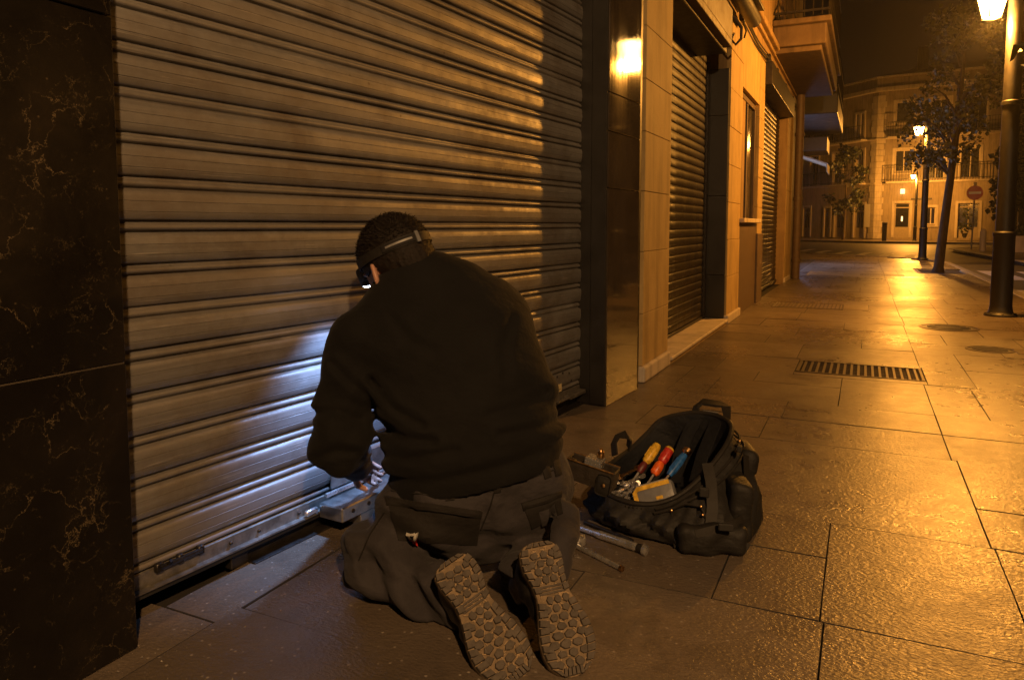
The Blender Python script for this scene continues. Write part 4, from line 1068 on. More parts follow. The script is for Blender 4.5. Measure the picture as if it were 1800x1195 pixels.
def nets(F, lo, h):
    """naive surface nets, vectorised"""
    nx, ny, nz = F.shape
    ins = F < 0
    c = [F[i:nx - 1 + i, j:ny - 1 + j, k:nz - 1 + k] for i in (0, 1) for j in (0, 1) for k in (0, 1)]
    offs = [(i, j, k) for i in (0, 1) for j in (0, 1) for k in (0, 1)]
    s = sum((x < 0).astype(np.int8) for x in c)
    act = (s > 0) & (s < 8); idx = np.argwhere(act); ids = np.full(act.shape, -1, np.int64); ids[act] = np.arange(len(idx))
    vals = np.stack([x[act] for x in c], 1); acc = np.zeros((len(idx), 3)); cnt = np.zeros(len(idx))
    for a in range(8):
        for b in range(a + 1, 8):
            d = [offs[b][t] - offs[a][t] for t in range(3)]
            if sum(map(abs, d)) != 1: continue
            va, vb = vals[:, a], vals[:, b]; m = (va < 0) != (vb < 0)
            t = np.where(m, va / np.where(m, va - vb, 1), 0)
            p = np.array(offs[a])[None, :] + t[:, None] * np.array(d)[None, :]
            acc[m] += p[m]; cnt[m] += 1
    v = lo + h * (idx + acc / np.maximum(cnt, 1)[:, None])
    quads = []
    for ax in range(3):
        A = ins; sl0 = [slice(None)] * 3; sl1 = [slice(None)] * 3; sl0[ax] = slice(0, -1); sl1[ax] = slice(1, None)
        a0, a1 = A[tuple(sl0)], A[tuple(sl1)]
        cr = np.argwhere(a0 != a1)
        o1, o2 = [(1, 2), (2, 0), (0, 1)][ax]
        ok = (cr[:, o1] > 0) & (cr[:, o2] > 0) & (cr[:, o1] < F.shape[o1] - 1) & (cr[:, o2] < F.shape[o2] - 1)
        cr = cr[ok]
        def cell(d1, d2):
            k = cr.copy(); k[:, o1] -= d1; k[:, o2] -= d2; return ids[k[:, 0], k[:, 1], k[:, 2]]
        q = np.stack([cell(1, 1), cell(0, 1), cell(0, 0), cell(1, 0)], 1)
        flip = ~a0[cr[:, 0], cr[:, 1], cr[:, 2]]
        q[flip] = q[flip][:, ::-1]
        quads.append(q)
    q = np.concatenate(quads); q = q[(q >= 0).all(1)]
    return v, q

def boot_frame(heel, toe, roll):
    heel, toe = Vector(heel), Vector(toe); y = (toe - heel).normalized(); c = (heel + toe) / 2
    tocam = (Vector((0, 0, CAM_H)) - c).normalized(); n = (tocam - y * tocam.dot(y)).normalized(); n = Matrix.Rotation(roll, 3, y) @ n
    x = y.cross(n); Mx = Matrix((x, y, n)).transposed().to_4x4(); Mx.translation = heel; return Mx, (toe - heel).length
BOOTS = [(at(787, 982, 1.80), at(925, 1188, 1.650), math.radians(-13), 1, 5), (at(944, 951, 1.80), at(1004, 1192, 1.640), math.radians(-15), -1, 8)]
def ankle(b):
    Mx, L = boot_frame(*b[:3]); return Mx @ Vector((0, .20 * L, -.165))
# ================================================================== THE KNEELING MAN
FWD = v3(_F); RGT = v3(_R); UPV = v3(_U)
J = dict(
    pelvis=at(843, 850, 2.10), hipL=at(768, 885, 2.08), hipR=at(918, 850, 2.14),
    waist=at(836, 800, 2.10), mid=at(825, 720, 2.12), chest=at(798, 640, 2.14), upper=at(770, 570, 2.17), sh_mid=at(745, 530, 2.18), neck=at(728, 494, 2.19), skull=at(700, 450, 2.16),
    shL=at(632, 604, 2.13), elL=at(597, 774, 2.06), wrL=at(627, 818, 2.36), haL=at(645, 826, 2.44),
    shR=at(872, 558, 2.24), elR=at(915, 665, 2.50), wrR=at(790, 800, 2.62), haR=at(745, 815, 2.66),
    knL=at(655, 980, 2.02), anL=ankle(BOOTS[0]), knR=at(930, 945, 2.28), anR=ankle(BOOTS[1]),
)
# head frame
yw, pt, rl = math.radians(45), math.radians(25), math.radians(10)
f0 = FWD * math.cos(yw) - RGT * math.sin(yw); r0 = RGT * math.cos(yw) + FWD * math.sin(yw)
hf = f0 * math.cos(pt) - UPV * math.sin(pt); hu = UPV * math.cos(pt) + f0 * math.sin(pt)
hr, hu = r0 * math.cos(rl) + hu * math.sin(rl), hu * math.cos(rl) - r0 * math.sin(rl)
Hc = v3(at(696, 458, 2.20)); HK = 1.12                              # head centre and size
def H(r, f, u): return Hc + (hr * r + hf * f + hu * u) * HK

lo = np.min([v3(p) for p in J.values()], axis=0) - 0.30; hi = np.max([v3(p) for p in J.values()], axis=0) + 0.30
lo[2] = -0.01
TB = [(J['pelvis'], J['waist'], .175, .195), (J['waist'], J['mid'], .205, .210), (J['mid'], J['chest'], .210, .205), (J['chest'], J['upper'], .205, .178), (J['upper'], J['sh_mid'], .178, .10)]
bodyF = Field(lo, hi, 0.0062)
fl = (FWD * .95 - RGT * .25, .66)
for a, b, ra, rb in TB: bodyF.acone(a, b, ra, rb, fl, k=.04)
bodyF.acone(J['sh_mid'], J['neck'], .075, .062, k=.05)
bodyF.acone(J['neck'], H(0, -.03, -.05), .062, .062, k=.03)
for sd in 'LR':
    bodyF.acone(J['sh_mid'], J['sh' + sd], .07, .075, k=.06)
    bodyF.acone(J['sh' + sd], J['el' + sd], .068, .05, k=.03); bodyF.acone(J['el' + sd], J['wr' + sd], .050, .032, k=.02)
    bodyF.acone(v3(J['hip' + sd]) + FWD * .03, J['kn' + sd], .085, .052, k=.03); bodyF.acone(J['kn' + sd], J['an' + sd], .048, .034, k=.015)
# skull, face, ears
bodyF.aell(H(0, -.006, .012), (.082 * HK, .100 * HK, .095 * HK), (hr, hf, hu), k=.02)
bodyF.aell(H(0, .040, -.055), (.064 * HK, .066 * HK, .080 * HK), (hr, hf, hu), k=.03)
bodyF.acone(H(0, .075, -.115), H(0, .082, -.12), .030, .022, k=.025)
bodyF.acone(H(0, .098, -.02), H(0, .122, -.062), .011, .016, k=.012)
for s_ in (-1, 1):
    bodyF.aell(H(.030 * s_, .092, .006), (.022, .010, .008), (hr, hf, hu), k=.012)
    bodyF.aell(H(.032 * s_, .104, -.016), (.014, .012, .009), (hr, hf, hu), k=.008, cut=True)
    e1 = hr * s_ * .55 - hf * .80; e1 /= np.linalg.norm(e1); e2 = hu * .97 + hf * -.2; e3 = np.cross(e1, e2)
    ec = H(.088 * s_, -.004, -.028)
    bodyF.aell(ec + e1 * .012, (.024, .037, .0095), (e1, e2, e3), k=.006)
    bodyF.aell(ec + e1 * .012 + e3 * (.008 if (e3 @ (hr * s_)) > 0 else -.008), (.012, .022, .006), (e1, e2, e3), k=.004, cut=True)
bodyF.acone(H(-.02, .108, -.088), H(.02, .108, -.088), .008, .008, k=.008)     # lips
# hands with palms, four fingers, thumb
def hand(F, wr, tip_dir, palm_n, side, grip):
    wr = v3(wr); t = tip_dir / np.linalg.norm(tip_dir); n = palm_n - t * (palm_n @ t); n /= np.linalg.norm(n); b = np.cross(t, n) * side
    F.aell(wr + t * .045, (.045, .036, .016), (t, b, n), k=.012); F.acone(wr - t * .02, wr + t * .01, .030, .027, k=.015)
    for i, L in enumerate((.070, .080, .074, .058)):
        root = wr + t * .076 + b * (.027 - .018 * i)
        d1 = t * math.cos(grip * .7) + n * math.sin(grip * .7); d2 = t * math.cos(grip * 1.6) + n * math.sin(grip * 1.6); d3 = t * math.cos(grip * 2.3) + n * math.sin(grip * 2.3)
        p1 = root + d1 * L * .45; p2 = p1 + d2 * L * .32; p3 = p2 + d3 * L * .25
        F.acone(root - t * .015, p1, .0098, .0088, k=.003); F.acone(p1, p2, .0086, .0080, k=.002); F.acone(p2, p3, .0080, .0070, k=.002)
    th0 = wr + t * .022 + b * .030; th1 = th0 + (t * .6 + b * .55 + n * .5) * .042; th2 = th1 + (t * .75 + n * .65) * .032
    F.acone(th0, th1, .0125, .0105, k=.008); F.acone(th1, th2, .0102, .0085, k=.003)
inward = v3((-math.cos(SHA), math.sin(SHA), 0))
hand(bodyF, J['wrL'], v3(J['haL']) - v3(J['wrL']) + inward * .01, RGT * .8 - UPV * .5 + FWD * .2, 1, .62)
hand(bodyF, J['wrR'], v3(J['haR']) - v3(J['wrR']) + inward * .03, -RGT * .8 - UPV * .5, -1, .62)
bodyF.isect(-bodyF.plane((0, 0, 0.012), (0, 0, 1)))
person = bodyF.mesh('person', M['skin'])
tag(person, 'man in black jumper and charcoal work trousers kneeling at the shutter with his back turned', 'person')

def wrinkle(P, terms):
    w = np.zeros(P.shape[:-1], np.float32)
    for d, f, a, wd, wf, wa in terms:
        d = v3(d); d = d / np.linalg.norm(d); wd = v3(wd); wd = wd / np.linalg.norm(wd)
        ph = P @ d * f + np.sin(P @ wd * wf) * wa
        s = np.sin(ph); w += a * (np.abs(s) ** 1.5 * np.sign(s))
    return w
def blobmask(P, c, r): return np.exp(-np.sum((P - v3(c)) ** 2, -1) / (r * r)).astype(np.float32)

# --- jumper
jf = Field(lo, hi, 0.0068)
g_ = 0.016
hemdir = v3(J['waist']) - v3(J['pelvis']); hemdir /= np.linalg.norm(hemdir)
TJ = [(at(840, 822, 2.10), J['waist'], .238, .246), (J['waist'], J['mid'], .246, .245), (J['mid'], J['chest'], .245, .240), (J['chest'], J['upper'], .242, .205), (J['upper'], J['sh_mid'], .200, .115)]
for a, b, ra, rb in TJ: jf.acone(a, b, ra, rb, fl, k=.05)
for sd in 'LR':
    jf.acone(J['sh_mid'], J['sh' + sd], .092, .092, k=.08)
    el = v3(J['el' + sd])
    jf.acone(J['sh' + sd], el, .092, .079, k=.022); jf.acone(el, J['wr' + sd], .080, .050, k=.02)
jf.acone(J['sh_mid'], at(726, 508, 2.185), .10, .074, k=.06)
P = jf.P
w = wrinkle(P, [((.3, .2, 1), 46, .0045, (1, .3, .2), 9, 1.6), ((-.8, -.3, .7), 60, .0034, (.2, 1, .3), 11, 1.4), ((1, .4, .15), 24, .0040, (0, .2, 1), 8, 1.2)])
side = blobmask(P, at(690, 720, 2.1), .16) + blobmask(P, at(960, 735, 2.1), .14) + blobmask(P, J['elL'], .13) + .6 * blobmask(P, at(640, 640, 2.15), .12)
jf.F += w * (0.28 + 1.6 * np.clip(side, 0, 1))
# pulled folds across the lower back, the armpit and the elbow
Pc = P - v3((0, 0, CAM_H)); dep = Pc @ v3(_FW); ux = PX + FPX * (Pc @ v3(_R)) / dep; uy = PY - FPX * (Pc @ v3(_UP)) / dep
def fold(pts, depth, wpx):
    best = np.full(ux.shape, 1e9, np.float32)
    for (x0, y0), (x1, y1) in zip(pts, pts[1:]):
        t = np.clip(((ux - x0) * (x1 - x0) + (uy - y0) * (y1 - y0)) / ((x1 - x0) ** 2 + (y1 - y0) ** 2), 0, 1)
        best = np.minimum(best, np.hypot(ux - x0 - t * (x1 - x0), uy - y0 - t * (y1 - y0)))
    jf.F += np.where(dep < 2.2, depth * np.exp(-(best / wpx) ** 2) - depth * .5 * np.exp(-((best - wpx * 2) / wpx) ** 2), 0)
for f_ in (([(652, 668), (690, 716), (742, 748)], .010, 7), ([(662, 745), (700, 768), (760, 776)], .010, 7), ([(672, 800), (720, 806), (800, 792)], .008, 7), ([(640, 690), (612, 668), (585, 640)], .009, 7), ([(548, 726), (590, 722), (632, 738)], .010, 7), ([(556, 805), (592, 790), (628, 796)], .008, 7), ([(985, 738), (940, 752), (880, 764)], .009, 7), ([(960, 690), (915, 716), (860, 728)], .007, 8), ([(690, 560), (720, 600), (760, 615)], .005, 9), ([(900, 560), (885, 610), (890, 660)], .006, 9)): fold(*f_)
# ribbed hem: tuck at its top, then a soft roll over the waistband
hemc = at(842, 832, 2.10); hn = UPV * .985 + RGT * -.17
hd = jf.plane(hemc, hn)
jf.F += .010 * np.exp(-((hd - .058) / .013) ** 2)
jf.F -= .006 * np.exp(-((hd - .085) / .02) ** 2)
armmask = np.minimum(jf.cone(J['el' + 'L'], J['wrL'], .13, .10), jf.cone(J['shL'], J['elL'], .12, .12)); armmask = np.minimum(armmask, jf.cone(J['elR'], J['wrR'], .13, .10))
jf.F = np.where(armmask > 0, np.maximum(jf.F, -hd), jf.F)
for sd in 'LR':
    d_ = v3(J['wr' + sd]) - v3(J['el' + sd]); d_ /= np.linalg.norm(d_)
    hcut = jf.plane(v3(J['wr' + sd]) - d_ * .005, d_); near_w = jf.cone(v3(J['wr' + sd]) - d_ * .03, v3(J['wr' + sd]) + d_ * .2, .09, .09)
    jf.F = np.where(near_w < 0, np.maximum(jf.F, hcut), jf.F)
ncut = v3(J['neck']); nd = v3(H(0, -.03, -.05)) - ncut; nd = nd / np.linalg.norm(nd)
jumper = jf.mesh('jumper', M['jumper'], person, 1)
# collar
cf = Field(v3(J['neck']) - .16, v3(J['neck']) + .17, 0.005)
c0 = ncut - nd * .060; c1 = ncut + nd * .034
cf.add(cf.cone(c0, c1, .108, .090), 0); cf.isect(cf.plane(c1 - nd * .0, nd + RGT * -.05)); cf.sub(cf.cone(c0, c1 + nd * .05, .080, .076), .008); cf.isect(-cf.plane(c0 - nd * .05, nd))
cf.F -= .004 * np.exp(-(cf.plane(c0 + nd * .05, nd) / .006) ** 2)
cf.mesh('collar', M['jumper'], person, 1)

# --- trousers
tf = Field(lo, hi, 0.0066)
tf.aell(J['hipL'], (.150, .140, .140), (RGT, FWD, UPV), k=.0); tf.aell(J['hipR'], (.150, .140, .138), (RGT, FWD, UPV), k=.035)
tf.acone(J['pelvis'], at(838, 800, 2.10), .225, .222, fl, k=.05)
for sd in 'LR':
    tf.acone(v3(J['hip' + sd]) + FWD * .02, J['kn' + sd], .126, .092, k=.025)
    kn = v3(J['kn' + sd]); an = v3(J['an' + sd])
    tf.acone(kn, an + (an - kn) / np.linalg.norm(an - kn) * .04, .084, .071, k=.006)
tf.acone(at(1000, 905, 2.0), at(985, 975, 1.90), .035, .035, k=.05)       # loose cloth at the right calf
P = tf.P
w = wrinkle(P, [((.2, .5, 1), 60, .0080, (1, 0, .4), 14, 1.5), ((1, .2, .4), 52, .0080, (.3, 1, .5), 12, 1.7), ((.6, -.7, .9), 90, .0040, (1, 1, 0), 17, 1.3)])
mk = .35 + 1.3 * np.clip(blobmask(P, J['knL'], .12) + blobmask(P, at(720, 1020, 1.9), .12) + blobmask(P, at(680, 930, 2.0), .1) + blobmask(P, J['anR'], .12) + .6 * blobmask(P, at(845, 930, 2.0), .08), 0, 1)
tf.F += w * mk
cre = tf.ell(at(848, 900, 1.94), (.010, .05, .12), (RGT * .97 + UPV * .2, FWD, UPV)); tf.F += .009 * np.exp(-(np.maximum(cre, 0) / .012) ** 2)   # seat seam
topc = at(842, 805, 2.10); tf.isect(tf.plane(topc, hn))
for sd in 'LR':
    d_ = v3(J['an' + sd]) - v3(J['kn' + sd]); d_ /= np.linalg.norm(d_)
    hc = tf.plane(v3(J['an' + sd]) + d_ * .045, d_); nr_ = tf.cone(v3(J['an' + sd]) + d_ * .01, v3(J['an' + sd]) + d_ * .16, .11, .11)
    tf.F = np.where(nr_ < 0, np.maximum(tf.F, hc), tf.F)
tf.isect(-tf.plane((0, 0, 0.003), (0, 0, 1)))
trousers = tf.mesh('trousers', M['trouser'], person, 1)

# things laid on the trouser cloth: found by casting from in front onto the mesh
from mathutils.bvhtree import BVHTree
def bvh_of(o):
    return BVHTree.FromPolygons([v.co.copy() for v in o.data.vertices], [tuple(p.vertices) for p in o.data.polygons])
bt, bj = bvh_of(trousers), bvh_of(jumper)
def onto(bv, px, py, fallback=2.0):
    d = (_R * ((px - PX) / FPX) - _UP * ((py - PY) / FPX) + _FW).normalized()
    hit = bv.ray_cast(Vector((0, 0, CAM_H)), d)
    if hit[0] is None: return at(px, py, fallback), Vector((0, -1, 0))
    n = hit[1]; n = n if n.dot(d) < 0 else -n
    return hit[0], n
def patch(bv, quad, nu, nv, lift, thick, name, mat, parent, fold=0.0):
    """cloth patch: four photo corners sampled on the body surface, given thickness"""
    mb = MB(); top, bot = [], []
    for j in range(nv + 1):
        for i in range(nu + 1):
            u, v = i / nu, j / nv
            a = [quad[0][k] * (1 - u) + quad[1][k] * u for k in (0, 1)]; b = [quad[3][k] * (1 - u) + quad[2][k] * u for k in (0, 1)]
            p, n = onto(bv, a[0] * (1 - v) + b[0] * v, a[1] * (1 - v) + b[1] * v)
            edge = min(i, nu - i, j, nv - j) == 0
            top.append(p + n * (lift + thick * (0.35 if edge else 1.0))); bot.append(p - n * .004)
    W = nu + 1; N = len(top); fs = []
    for j in range(nv):
        for i in range(nu):
            k = j * W + i; fs.append((k, k + 1, k + W + 1, k + W)); fs.append((N + k, N + k + W, N + k + W + 1, N + k + 1))
    ring = [i for i in range(W)] + [j * W + nu for j in range(1, nv + 1)] + [nv * W + i for i in range(nu - 1, -1, -1)] + [j * W for j in range(nv - 1, 0, -1)]
    for a, b in zip(ring, ring[1:] + ring[:1]): fs.append((a, N + a, N + b, b))
    mb.add(top + bot, fs); return mb.build(name, mat, parent, True)
pkL = patch(bt, [(684, 888), (845, 908), (838, 958), (700, 950)], 14, 6, .001, .007, 'pocket', M['pocket'], trousers)
patch(bt, [(676, 872), (848, 898), (846, 910), (680, 888)], 14, 3, .001, .012, 'pocket', M['pocket'], trousers)
patch(bt, [(920, 892), (985, 872), (990, 902), (934, 928)], 8, 5, .001, .007, 'pocket', M['pocket'], trousers)
patch(bt, [(916, 884), (986, 862), (986, 875), (919, 897)], 8, 3, .001, .011, 'pocket', M['pocket'], trousers)
patch(bt, [(945, 898), (978, 888), (980, 910), (950, 922)], 5, 4, .006, .006, 'pocket', M['trouser'], trousers)
for q in ([(782, 852), (800, 850), (799, 878), (783, 880)], [(862, 836), (876, 834), (880, 864), (868, 866)], [(950, 818), (963, 814), (968, 838), (957, 842)], [(970, 810), (982, 807), (986, 834), (976, 838)]):
    patch(bt, q, 2, 4, .003, .006, 'belt_loop', M['pocket'], trousers)
patch(bt, [(716, 931), (737, 934), (736, 943), (716, 940)], 3, 2, .017, .002, 'label_patch', M['white'], trousers)
patch(bt, [(716, 940), (736, 943), (735, 953), (717, 950)], 3, 2, .017, .002, 'label_patch', M['signred'], trousers)
patch(bt, [(720, 933), (725, 933.7), (725, 939), (720, 938.4)], 1, 1, .0195, .001, 'label_mark', M['rubber'], trousers); patch(bt, [(728, 934), (733, 934.6), (733, 940), (728, 939.4)], 1, 1, .0195, .001, 'label_mark', M['rubber'], trousers)
# seams as thin raised cords
def seam(bv, pts, name, mat, parent, r=.0022, n=26):
    P_ = []
    for i in range(n):
        t = i / (n - 1) * (len(pts) - 1); k = min(int(t), len(pts) - 2); f = t - k
        p, nn = onto(bv, pts[k][0] * (1 - f) + pts[k + 1][0] * f, pts[k][1] * (1 - f) + pts[k + 1][1] * f); P_.append(p + nn * .0012)
    mb = MB(); mb.tube(P_, r, 5); return mb.build(name, mat, parent, True)
seam(bt, [(868, 866), (862, 890), (845, 930)], 'seam', M['pocket'], trousers)
seam(bt, [(688, 862), (780, 872), (870, 862), (985, 822)], 'seam', M['pocket'], trousers)
seam(bt, [(676, 900), (650, 940), (630, 985)], 'seam', M['pocket'], trousers)

# --- hair: cropped cap following the skull plus many short curved strands
hfF = Field(Hc - .18, Hc + .19, 0.0048)
hfF.aell(H(0, -.008, .016), (.090 * HK, .110 * HK, .104 * HK), (hr, hf, hu), k=0)
hfF.acone(H(0, -.06, -.05), H(0, -.060, -.085), .062, .054, k=.04)
Ph = hfF.P - Hc
front = (Ph @ hf)
line = np.where(front > .055, -(Ph @ hu) + .040, np.where(front > -.02, -(Ph @ hu) - .012, -(Ph @ hu) - .095))
hfF.isect(np.clip(line, -1, 1))
hfF.F += .0022 * np.sin(Ph @ hr * 260 + np.sin(Ph @ hu * 190) * 2) * np.sin(Ph @ hu * 240 + np.sin(Ph @ hf * 210) * 2)
hair = hfF.mesh('hair', M['hair'], person, 1)
hv = np.array([v.co[:] for v in hair.data.vertices]); hn_ = np.array([v.normal[:] for v in hair.data.vertices])
rg = np.random.RandomState(4); mb = MB()
for k in rg.choice(len(hv), min(len(hv), 7500), replace=False):
    p, n = hv[k], hn_[k]; u_ = (p - Hc) @ hu
    top = np.clip((u_ - .0) / .07, 0, 1)
    L = (.005 + .014 * top) * (.6 + .8 * rg.rand())
    t = np.cross(n, rg.normal(size=3)); t /= np.linalg.norm(t) + 1e-9
    down = -hu * .6 - hf * .2; lay = down - n * (down @ n)
    d0 = n * (.28 + .22 * top) + t * (.35 + .5 * top) + lay * (1 - top) * 1.1; d0 /= np.linalg.norm(d0); d1 = d0 + t * 1.1 * top - n * .5; d1 /= np.linalg.norm(d1)
    wv = np.cross(d0, n); wv = wv / (np.linalg.norm(wv) + 1e-9) * .0011
    a, b, c_ = p - n * .002, p + d0 * L * .55, p + d0 * L * .55 + d1 * L * .5
    mb.add([a - wv, a + wv, b + wv * .9, b - wv * .9, c_], [(0, 1, 2, 3), (3, 2, 4)])
tag(mb.build('hair_strands', M['hair'], person, fixn=False), kind='stuff')

# --- headlamp: band round the head, buckle, housing tilted down at the brow, lens
lamp = empty('headlamp', Vector(H(0, .10, .03)), label='lit headlamp on a black strap round the kneeling man\'s head', cat='headlamp')
loff = -lamp.location
def lp(mb, name, mat, smooth=False):
    o = mb.build(name, mat, lamp, smooth); o.location = loff; return o
def ring_pt(a, u0=.022, ex=.0):
    return Vector(H(math.sin(a) * (.094 + ex), -.008 + math.cos(a) * (.114 + ex), u0 + .006 * math.cos(a)))
def band(a0, a1, n, w, ex, t, name, mat):
    ps = [ring_pt(a0 + (a1 - a0) * i / (n - 1), ex=ex) for i in range(n)]; c_ = Vector(H(0, -.008, .022))
    mb = MB(); mb.ribbon(ps, [(p - c_).normalized() for p in ps], w, t); return lp(mb, name, mat, True)
band(0, 2 * math.pi, 60, .027, -.002, .003, 'strap', M['web'])
band(math.pi + .15, math.pi + 1.05, 14, .021, .0015, .0035, 'strap_overlap', M['pocket'])
band(math.pi + .25, math.pi + .95, 10, .006, .0052, .0008, 'strap_print', M['greypl'])
band(math.pi + .04, math.pi + .14, 4, .033, .0015, .006, 'buckle', M['greypl'])
c_ = Vector(H(0, .134, .018)); ax1 = Vector(hf * .35 - hu * .94 + RGT * .0).normalized()
mb = MB(); mb.box(c_, (.062, .042, .050), .012, Matrix((Vector(hr), Vector(hf), Vector(hu))).transposed()); lp(mb, 'housing', M['rubber'], True)
mb = MB(); mb.lathe([(.026, 0), (.028, .012), (.026, .026), (.021, .028)], c_ + ax1 * .008, 20, ax1); lp(mb, 'lamp_head', M['rubber'], True)
mb = MB(); mb.lathe([(.0215, 0), (.0215, .004), (.017, .008), (.008, .0095)], c_ + ax1 * .032, 18, ax1); lp(mb, 'lens', mat_emit('headlamp_lens_light', (.62, .76, 1.0), 26), True)
ld = bpy.data.lights.new('headlamp_beam', 'SPOT'); ld.color = (.27, .48, 1.0); ld.energy = 72; ld.spot_size = math.radians(102); ld.spot_blend = 1.0; ld.shadow_soft_size = .022
lo_ = link('headlamp_beam', ld, lamp); lpos = c_ + ax1 * .058
lo_.location = lpos + loff
aim = Vector((-1.52, 1.98, .1)) - lpos
lo_.rotation_euler = aim.to_track_quat('-Z', 'Y').to_euler()

# --- boots: lugged soles facing the camera, leather uppers
def boot(heel, toe, roll, mirror, seed):
    Mx, L = boot_frame(heel, toe, roll)                                 # x across, y heel -> toe, z out of the sole
    prof_ = [(0, .012), (.02, .033), (.06, .045), (.14, .048), (.22, .046), (.32, .039), (.42, .039), (.52, .046), (.62, .055), (.72, .060), (.82, .058), (.90, .049), (.96, .033), (.99, .016), (1.0, .006)]
    k = L / .32
    def half(t): return np.interp(t, [p[0] for p in prof_], [p[1] for p in prof_]) * k * 1.15
    def bend(t): return mirror * .016 * k * math.sin(max(0, (t - .25) / .75) * 2.6)
    outl = [(bend(t) + half(t), t * L) for t, _ in prof_] + [(bend(t) - half(t), t * L) for t, _ in reversed(prof_)]
    r = empty('boot'); r.parent = person; r.matrix_local = Mx
    # midsole: rounded slab
    mb = MB(); N = len(outl); rings = []
    for sc, z in ((.93, -.030), (1.0, -.024), (1.0, -.006), (.965, 0)):
        rings += [Vector((bend(yv / L) + (xv - bend(yv / L)) * sc, L / 2 + (yv - L / 2) * (1 - (1 - sc) * .4), z)) for xv, yv in outl]
    fs = []
    for q in range(3):
        for i in range(N): fs.append((q * N + i, q * N + (i + 1) % N, (q + 1) * N + (i + 1) % N, (q + 1) * N + i))
    fs.append(tuple(range(3 * N, 4 * N))); fs.append(tuple(range(N - 1, -1, -1)))
    mb.add(rings, fs); mid = mb.build('sole', M['soledust'], r, True)
    # lugs: outer teeth round the rim and irregular blocks inside
    rg = random.Random(seed); lg = MB()
    def blk(poly, h):
        cx = sum(p[0] for p in poly) / len(poly); cy = sum(p[1] for p in poly) / len(poly); m_ = len(poly)
        vs = [(p[0], p[1], -.002) for p in poly] + [(cx + (p[0] - cx) * .93, cy + (p[1] - cy) * .93, h * .7) for p in poly] + [(cx + (p[0] - cx) * .84, cy + (p[1] - cy) * .84, h) for p in poly]
        f_ = [tuple(range(2 * m_, 3 * m_))]
        for q in range(2):
            for i in range(m_): f_.append((q * m_ + i, q * m_ + (i + 1) % m_, (q + 1) * m_ + (i + 1) % m_, (q + 1) * m_ + i))
        lg.add(vs, f_)
    def rim(t, f): # point at fraction f from the edge, side +-1 given by sign of f
        return bend(t)
    step = .058
    t = .05
    while t < .97:
        if not .345 < t < .42:
            for s_ in (-1, 1):
                t0, t1 = t, min(.985, t + step * .86); d = .34 + .1 * rg.random(); sk = rg.uniform(-.012, .012) + .012
                h = .0075 + rg.random() * .002
                o = [(bend(t0) + s_ * half(t0) * .985, t0 * L), (bend(t1) + s_ * half(t1) * .985, t1 * L), (bend(t1 + sk) + s_ * half(t1) * (1 - d), (t1 + sk) * L), (bend(t0 + sk) + s_ * half(t0) * (1 - d), (t0 + sk) * L)]
                blk(o, h)
        t += step
    for (xa, xb, ya, yb) in ((-.55, .55, .004, .05),): 
        for q in range(4):
            a0 = -1 + q * .5; blk([(half(.05) * a0 * .8, .045 * L), (half(.05) * (a0 + .44) * .8, .045 * L), (half(.02) * (a0 + .44) * .7, .012 * L), (half(.02) * a0 * .7, .012 * L)], .008)
    # toe end teeth
    for q in range(5):
        a0 = -.9 + q * .37; blk([(bend(.93) + half(.93) * a0 * .55, .925 * L), (bend(.93) + half(.93) * (a0 + .31) * .55, .925 * L), (bend(.98) + half(.93) * (a0 + .33) * .6, .985 * L), (bend(.98) + half(.93) * a0 * .6, .985 * L)], .008)
    # inner blocks from jittered cells
    def cells(t0, t1, nx_, ny_, wfrac):
        for j in range(ny_):
            for i in range(nx_):
                tc = t0 + (t1 - t0) * (j + .5) / ny_; w_2 = half(tc) * wfrac; cxx = bend(tc) + w_2 * (-1 + 2 * (i + .5 + (.25 if j % 2 else -.25)) / nx_)
                if abs(cxx - bend(tc)) > w_2 * 1.02: continue
                rx, ry = w_2 / nx_ * 1.0, (t1 - t0) * L / ny_ * .5 * 1.06; m_ = rg.choice((5, 6, 6, 7)); a0 = rg.random() * 6.28
                blk([(cxx + rx * (.85 + .3 * rg.random()) * math.cos(a0 + 6.283 * q / m_), tc * L + ry * (.85 + .3 * rg.random()) * math.sin(a0 + 6.283 * q / m_)) for q in range(m_)], .0055 + .003 * rg.random())
    cells(.08, .33, 3, 4, .66); cells(.42, .93, 3, 8, .66)
    # curved ribs round the heel centre, arch bars
    for rr in (.014, .024):
        pts = [(math.cos(a) * rr * k, .20 * L + math.sin(a) * rr * k, .004) for a in np.linspace(0, 6.28, 18)]; lg.tube(pts, .0018, 5, cap=False)
    for q in range(3): lg.box((bend(.38), (.352 + q * .024) * L, .0022), (half(.38) * 1.5, .0045, .006))
    lg.build('lug', M['sole'], r)
    # dried dirt caught in the grooves
    dd = MB()
    for q in range(150):
        t = rg.uniform(.05, .95); xx = bend(t) + half(t) * rg.uniform(-.85, .85); a = rg.random() * 3.14; l_ = rg.uniform(.004, .014); w2 = rg.uniform(.0012, .003)
        dd.box((xx, t * L, .0012), (l_, w2, rg.uniform(.003, .0052)), 0, a)
    dd.build('dirt', M['dust'], r)
    # upper
    inv_ = Mx.inverted()
    uf = Field((-.085, -.06, -.20), (.085, L + .02, -.012), .006)
    uf.add(uf.cone((bend(.78), .80 * L, -.050), (bend(.6), .58 * L, -.060), .044 * k, .046 * k), 0)
    uf.add(uf.cone((bend(.6), .58 * L, -.060), (0, .30 * L, -.085), .046 * k, .048), .03); uf.add(uf.cone((0, .30 * L, -.07), (0, .12 * L, -.055), .044, .040), .03)
    uf.add(uf.cone((0, .16 * L, -.08), (0, .20 * L, -.19), .046, .052), .03)
    uf.F += .0035 * np.sin(uf.P[..., 1] * 120 + np.sin(uf.P[..., 0] * 90)) * np.exp(-((uf.P[..., 1] - .42 * L) / .06) ** 2)
